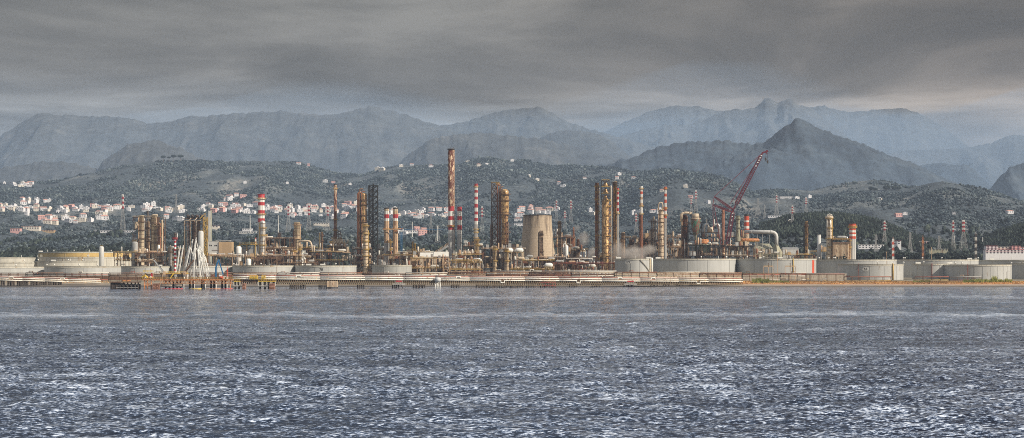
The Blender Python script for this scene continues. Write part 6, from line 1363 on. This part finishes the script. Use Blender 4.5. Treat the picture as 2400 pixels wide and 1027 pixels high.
# ------------------------------------------------------------------ sea
def sea():
    cw=np.concatenate([np.arange(-900,-40,30),np.arange(-40,2442,2.1),np.arange(2442,3301,30)]).astype(float)
    yy=[-250.,-100.,0.,60.,100.,130.]+[CAMZ*F/(p-HZ) for p in np.concatenate([np.arange(1120,1040,-4),np.arange(1040,760,-.9),np.arange(760,676,-1.5)])]+[1660.]
    yy=np.array(yy); C,Y=np.meshgrid(cw,yy); X=(C-1200)/F*np.maximum(Y,150)
    rs=np.random.RandomState(5); Z=np.zeros_like(X)
    gust=.75+.5*vn(X/60+3,Y/90)
    for i in range(46):
        L=.9*(1.055**i)*1.0; th=rs.normal(0,.40)+.2; k=2*math.pi/L
        a=.0105*L**.9*(.6+.8*rs.rand())
        ph=rs.rand()*6.28; arg=k*(X*math.sin(th)+Y*math.cos(th))+ph+1.1*fbm(X/(L*5)+i,Y/(L*5),2)*2
        Z+=a*(np.exp(np.sin(arg))-1.27)*.9
    Z*=gust*np.clip((Y-20)/100,0,1)*np.clip((1640-Y)/300,.15,1)
    m,nt,b=new_mat('sea_water')
    g=nd(nt,'ShaderNodeNewGeometry'); sp=nd(nt,'ShaderNodeSeparateXYZ'); nt.links.new(g.outputs['Position'],sp.inputs[0])
    def mth(op,x,y=None,z=None,clamp=False):
        n=nd(nt,'ShaderNodeMath',operation=op,use_clamp=clamp)
        for i,v in enumerate((x,y,z)):
            if v is None: continue
            if isinstance(v,(int,float)): n.inputs[i].default_value=v
            else: nt.links.new(v,n.inputs[i])
        return n.outputs[0]
    n1=noise_of(nt,.55,(.55,1.,1.),8,.72)
    patch=noise_of(nt,.012,(.16,1.,1.),5,.6)
    amp=ramp(nt,patch.outputs[0],[(.33,.55),(.55,.85),(.68,1.)])
    sub=nd(nt,'ShaderNodeVectorMath',operation='SUBTRACT'); sub.inputs[1].default_value=(.5,.5,.5); nt.links.new(n1.outputs['Color'],sub.inputs[0])
    mul=nd(nt,'ShaderNodeVectorMath',operation='MULTIPLY'); mul.inputs[1].default_value=(1.0,1.9,0.); nt.links.new(sub.outputs[0],mul.inputs[0])
    ms=nd(nt,'ShaderNodeVectorMath',operation='SCALE'); nt.links.new(mul.outputs[0],ms.inputs[0]); nt.links.new(amp.outputs[0],ms.inputs['Scale'])
    add=nd(nt,'ShaderNodeVectorMath',operation='ADD'); nt.links.new(g.outputs['Normal'],add.inputs[0]); nt.links.new(ms.outputs[0],add.inputs[1])
    nn=nd(nt,'ShaderNodeVectorMath',operation='NORMALIZE'); nt.links.new(add.outputs[0],nn.inputs[0])
    nt.links.new(nn.outputs[0],b.inputs['Normal'])
    b.inputs['Roughness'].default_value=.12; b.inputs['IOR'].default_value=1.36; b.inputs['Specular Tint'].default_value=(.80,.92,1.,1)
    # sky highlights on crests painted as foam-like colour: fractal patches, denser along wind rows
    glint_fine=noise_of(nt,3.4,(.30,1.,1.),8,.74); glint_coarse=noise_of(nt,.16,(.4,1.,1.),5,.7)
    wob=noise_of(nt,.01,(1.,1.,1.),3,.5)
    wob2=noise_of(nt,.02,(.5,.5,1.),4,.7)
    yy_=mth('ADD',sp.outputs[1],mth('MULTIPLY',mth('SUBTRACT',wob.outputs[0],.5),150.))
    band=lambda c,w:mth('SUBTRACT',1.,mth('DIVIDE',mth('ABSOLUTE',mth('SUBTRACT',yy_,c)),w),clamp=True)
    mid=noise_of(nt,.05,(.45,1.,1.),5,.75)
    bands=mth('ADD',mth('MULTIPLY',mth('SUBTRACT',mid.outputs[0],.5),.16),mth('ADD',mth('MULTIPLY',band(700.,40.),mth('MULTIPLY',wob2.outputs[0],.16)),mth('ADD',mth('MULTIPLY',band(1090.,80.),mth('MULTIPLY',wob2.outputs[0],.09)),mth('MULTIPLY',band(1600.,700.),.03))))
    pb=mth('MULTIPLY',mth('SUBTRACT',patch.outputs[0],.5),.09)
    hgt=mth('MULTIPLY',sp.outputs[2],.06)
    tot=mth('ADD',mth('ADD',mth('ADD',mth('MULTIPLY',glint_fine.outputs[0],.85),mth('MULTIPLY',glint_coarse.outputs[0],.16)),bands),mth('ADD',pb,hgt))
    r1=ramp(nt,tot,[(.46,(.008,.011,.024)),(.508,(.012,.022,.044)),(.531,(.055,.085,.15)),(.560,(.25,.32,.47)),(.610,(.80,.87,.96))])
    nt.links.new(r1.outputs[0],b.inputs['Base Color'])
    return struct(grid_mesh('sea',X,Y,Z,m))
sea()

# ------------------------------------------------------------------ haze
def haze():
    mb=MB(); mb.box(-8600,8600,-450,13500,-8.5,1260)
    m=bpy.data.materials.new('haze_air'); m.use_nodes=True; nt=m.node_tree; nt.nodes.clear()
    o=nt.nodes.new('ShaderNodeOutputMaterial'); v=nt.nodes.new('ShaderNodeVolumePrincipled')
    v.inputs['Color'].default_value=(.54,.63,.77,1); v.inputs['Density'].default_value=HAZE_D; v.inputs['Anisotropy'].default_value=.0
    nt.links.new(v.outputs[0],o.inputs['Volume'])
    ob=mb.build('haze',m); ob['kind']='stuff'; return ob
HAZE_D=3.9e-5
haze()
def mist(label,x0,x1,y0,y1,z1,d):
    mb=MB(); n=40; vs=[];fs=[]
    xs=np.linspace(x0,x1,n); ys=np.linspace(y0,y1,12)
    X,Y=np.meshgrid(xs,ys); T=z1*(.75+.5*vn(X/900,Y/900)); ed=np.minimum(1,np.minimum((Y-y0)/600,(y1-Y)/600)); T=T*(.35+.65*np.clip(ed,0,1))
    for z in (np.full_like(T,-3.),T): vs+= [tuple(p) for p in np.stack([X,Y,z],-1).reshape(-1,3)]
    m_=12*n; I=lambda r,c,t:t*m_+r*n+c
    for r in range(11):
        for c in range(n-1): fs.append((I(r,c,0),I(r+1,c,0),I(r+1,c+1,0),I(r,c+1,0))); fs.append((I(r,c,1),I(r,c+1,1),I(r+1,c+1,1),I(r+1,c,1)))
    for c in range(n-1): fs.append((I(0,c,0),I(0,c+1,0),I(0,c+1,1),I(0,c,1))); fs.append((I(11,c+1,0),I(11,c,0),I(11,c,1),I(11,c+1,1)))
    for r in range(11): fs.append((I(r+1,0,0),I(r,0,0),I(r,0,1),I(r+1,0,1))); fs.append((I(r,n-1,0),I(r+1,n-1,0),I(r+1,n-1,1),I(r,n-1,1)))
    mb.add(vs,fs)
    m=bpy.data.materials.new('mist_air'); m.use_nodes=True; nt=m.node_tree; nt.nodes.clear()
    o=nt.nodes.new('ShaderNodeOutputMaterial'); v=nt.nodes.new('ShaderNodeVolumePrincipled'); v.inputs['Color'].default_value=(.46,.66,.92,1); v.inputs['Density'].default_value=d; nt.links.new(v.outputs[0],o.inputs['Volume'])
    ob=mb.build('valley_mist',m); ob['kind']='stuff'; return ob
mist('',-6000,6000,6150,12800,860,1.9e-4)
mist('',-3200,3200,2900,6100,340,7.e-5)

# ------------------------------------------------------------------ sky and light
SUN_AZ=R(118); SUN_EL=R(33)
def world():
    w=bpy.data.worlds.new('World'); sc.world=w; w.use_nodes=True; nt=w.node_tree; nt.nodes.clear()
    out=nt.nodes.new('ShaderNodeOutputWorld'); bg=nt.nodes.new('ShaderNodeBackground'); nt.links.new(bg.outputs[0],out.inputs[0])
    bg.inputs['Strength'].default_value=.1
    sky=nt.nodes.new('ShaderNodeTexSky'); sky.sky_type='NISHITA'; sky.sun_disc=False
    sky.sun_elevation=SUN_EL; sky.sun_rotation=SUN_AZ; sky.air_density=1.5; sky.dust_density=3
    tc=nd(nt,'ShaderNodeTexCoord'); s=nd(nt,'ShaderNodeSeparateXYZ'); nt.links.new(tc.outputs['Generated'],s.inputs[0])
    base=ramp(nt,s.outputs[2],[(.0,(.38,.38,.38)),(.08,(.34,.33,.31)),(.105,(.19,.176,.158)),(.128,(.115,.104,.090)),(.17,(.15,.136,.115)),(.3,(.23,.23,.24)),(.6,(.37,.39,.42)),(1.,(.46,.49,.54))])
    # cloud sheet seen edge-on: direction projected on a flat layer
    zz=nd(nt,'ShaderNodeMath',operation='MAXIMUM'); zz.inputs[1].default_value=.02; nt.links.new(s.outputs[2],zz.inputs[0])
    za=nd(nt,'ShaderNodeMath',operation='ADD'); za.inputs[1].default_value=.03; nt.links.new(zz.outputs[0],za.inputs[0])
    dx=nd(nt,'ShaderNodeMath',operation='DIVIDE'); nt.links.new(s.outputs[0],dx.inputs[0]); nt.links.new(za.outputs[0],dx.inputs[1])
    dy=nd(nt,'ShaderNodeMath',operation='DIVIDE'); nt.links.new(s.outputs[1],dy.inputs[0]); nt.links.new(za.outputs[0],dy.inputs[1])
    cb=nd(nt,'ShaderNodeCombineXYZ'); nt.links.new(dx.outputs[0],cb.inputs[0]); nt.links.new(dy.outputs[0],cb.inputs[1])
    n=nd(nt,'ShaderNodeTexNoise'); n.inputs['Scale'].default_value=1.15; n.inputs['Detail'].default_value=8; n.inputs['Roughness'].default_value=.56; n.inputs['Distortion'].default_value=.5
    mp=nd(nt,'ShaderNodeMapping'); mp.inputs['Location'].default_value=(CLX,CLY,0); mp.inputs['Scale'].default_value=(.62,.42,1); nt.links.new(cb.outputs[0],mp.inputs[0]); nt.links.new(mp.outputs[0],n.inputs['Vector'])
    cr=ramp(nt,n.outputs[0],[(.34,.28),(.46,.66),(.54,1.05),(.66,1.8)])
    c=mixc(nt,1.,base.outputs[0],cr.outputs[0],'MULTIPLY')
    warm=nd(nt,'ShaderNodeMapRange'); warm.inputs[1].default_value=-.05; warm.inputs[2].default_value=.32; nt.links.new(s.outputs[0],warm.inputs[0])
    wr=mixc(nt,warm.outputs[0],(.95,1.0,1.06),(1.13,1.0,.91)); c=mixc(nt,1.,c,wr,'MULTIPLY')
    sc10=nd(nt,'ShaderNodeVectorMath',operation='SCALE'); sc10.inputs['Scale'].default_value=10.; nt.links.new(c,sc10.inputs[0])
    f=mixc(nt,.97,sky.outputs[0],sc10.outputs[0]); nt.links.new(f,bg.inputs['Color'])
CLX,CLY=3.1,1.7
world()
L=bpy.data.lights.new('sun','SUN'); L.energy=5.; L.angle=R(.8); L.color=(1.,.90,.76)
lo=bpy.data.objects.new('sun',L); COL.objects.link(lo)
sd=Vector((math.sin(SUN_AZ)*math.cos(SUN_EL),math.cos(SUN_AZ)*math.cos(SUN_EL),math.sin(SUN_EL)))
lo.rotation_euler=sd.to_track_quat('Z','Y').to_euler(); lo.location=(300,-100,300)
cam=bpy.data.cameras.new('camera'); co=bpy.data.objects.new('camera',cam); COL.objects.link(co)
co.location=(0,0,CAMZ); co.rotation_euler=(R(90),0,0); cam.lens=36*F/2400; cam.sensor_width=36; cam.sensor_fit='HORIZONTAL'
cam.shift_y=(HZ-513.5)/2400; cam.clip_start=1; cam.clip_end=60000
sc.camera=co
vs=sc.view_settings; vs.view_transform='Standard'; vs.look='None'; vs.exposure=.2; vs.gamma=1.
sc.render.film_transparent=False; sc.cycles.filter_width=1.0
cy=sc.cycles; cy.volume_bounces=1; cy.max_bounces=6; cy.diffuse_bounces=2; cy.glossy_bounces=2; cy.use_denoising=False
cy.denoiser='OPENIMAGEDENOISE'; cy.denoising_input_passes='RGB_ALBEDO_NORMAL'; cy.sample_clamp_indirect=4
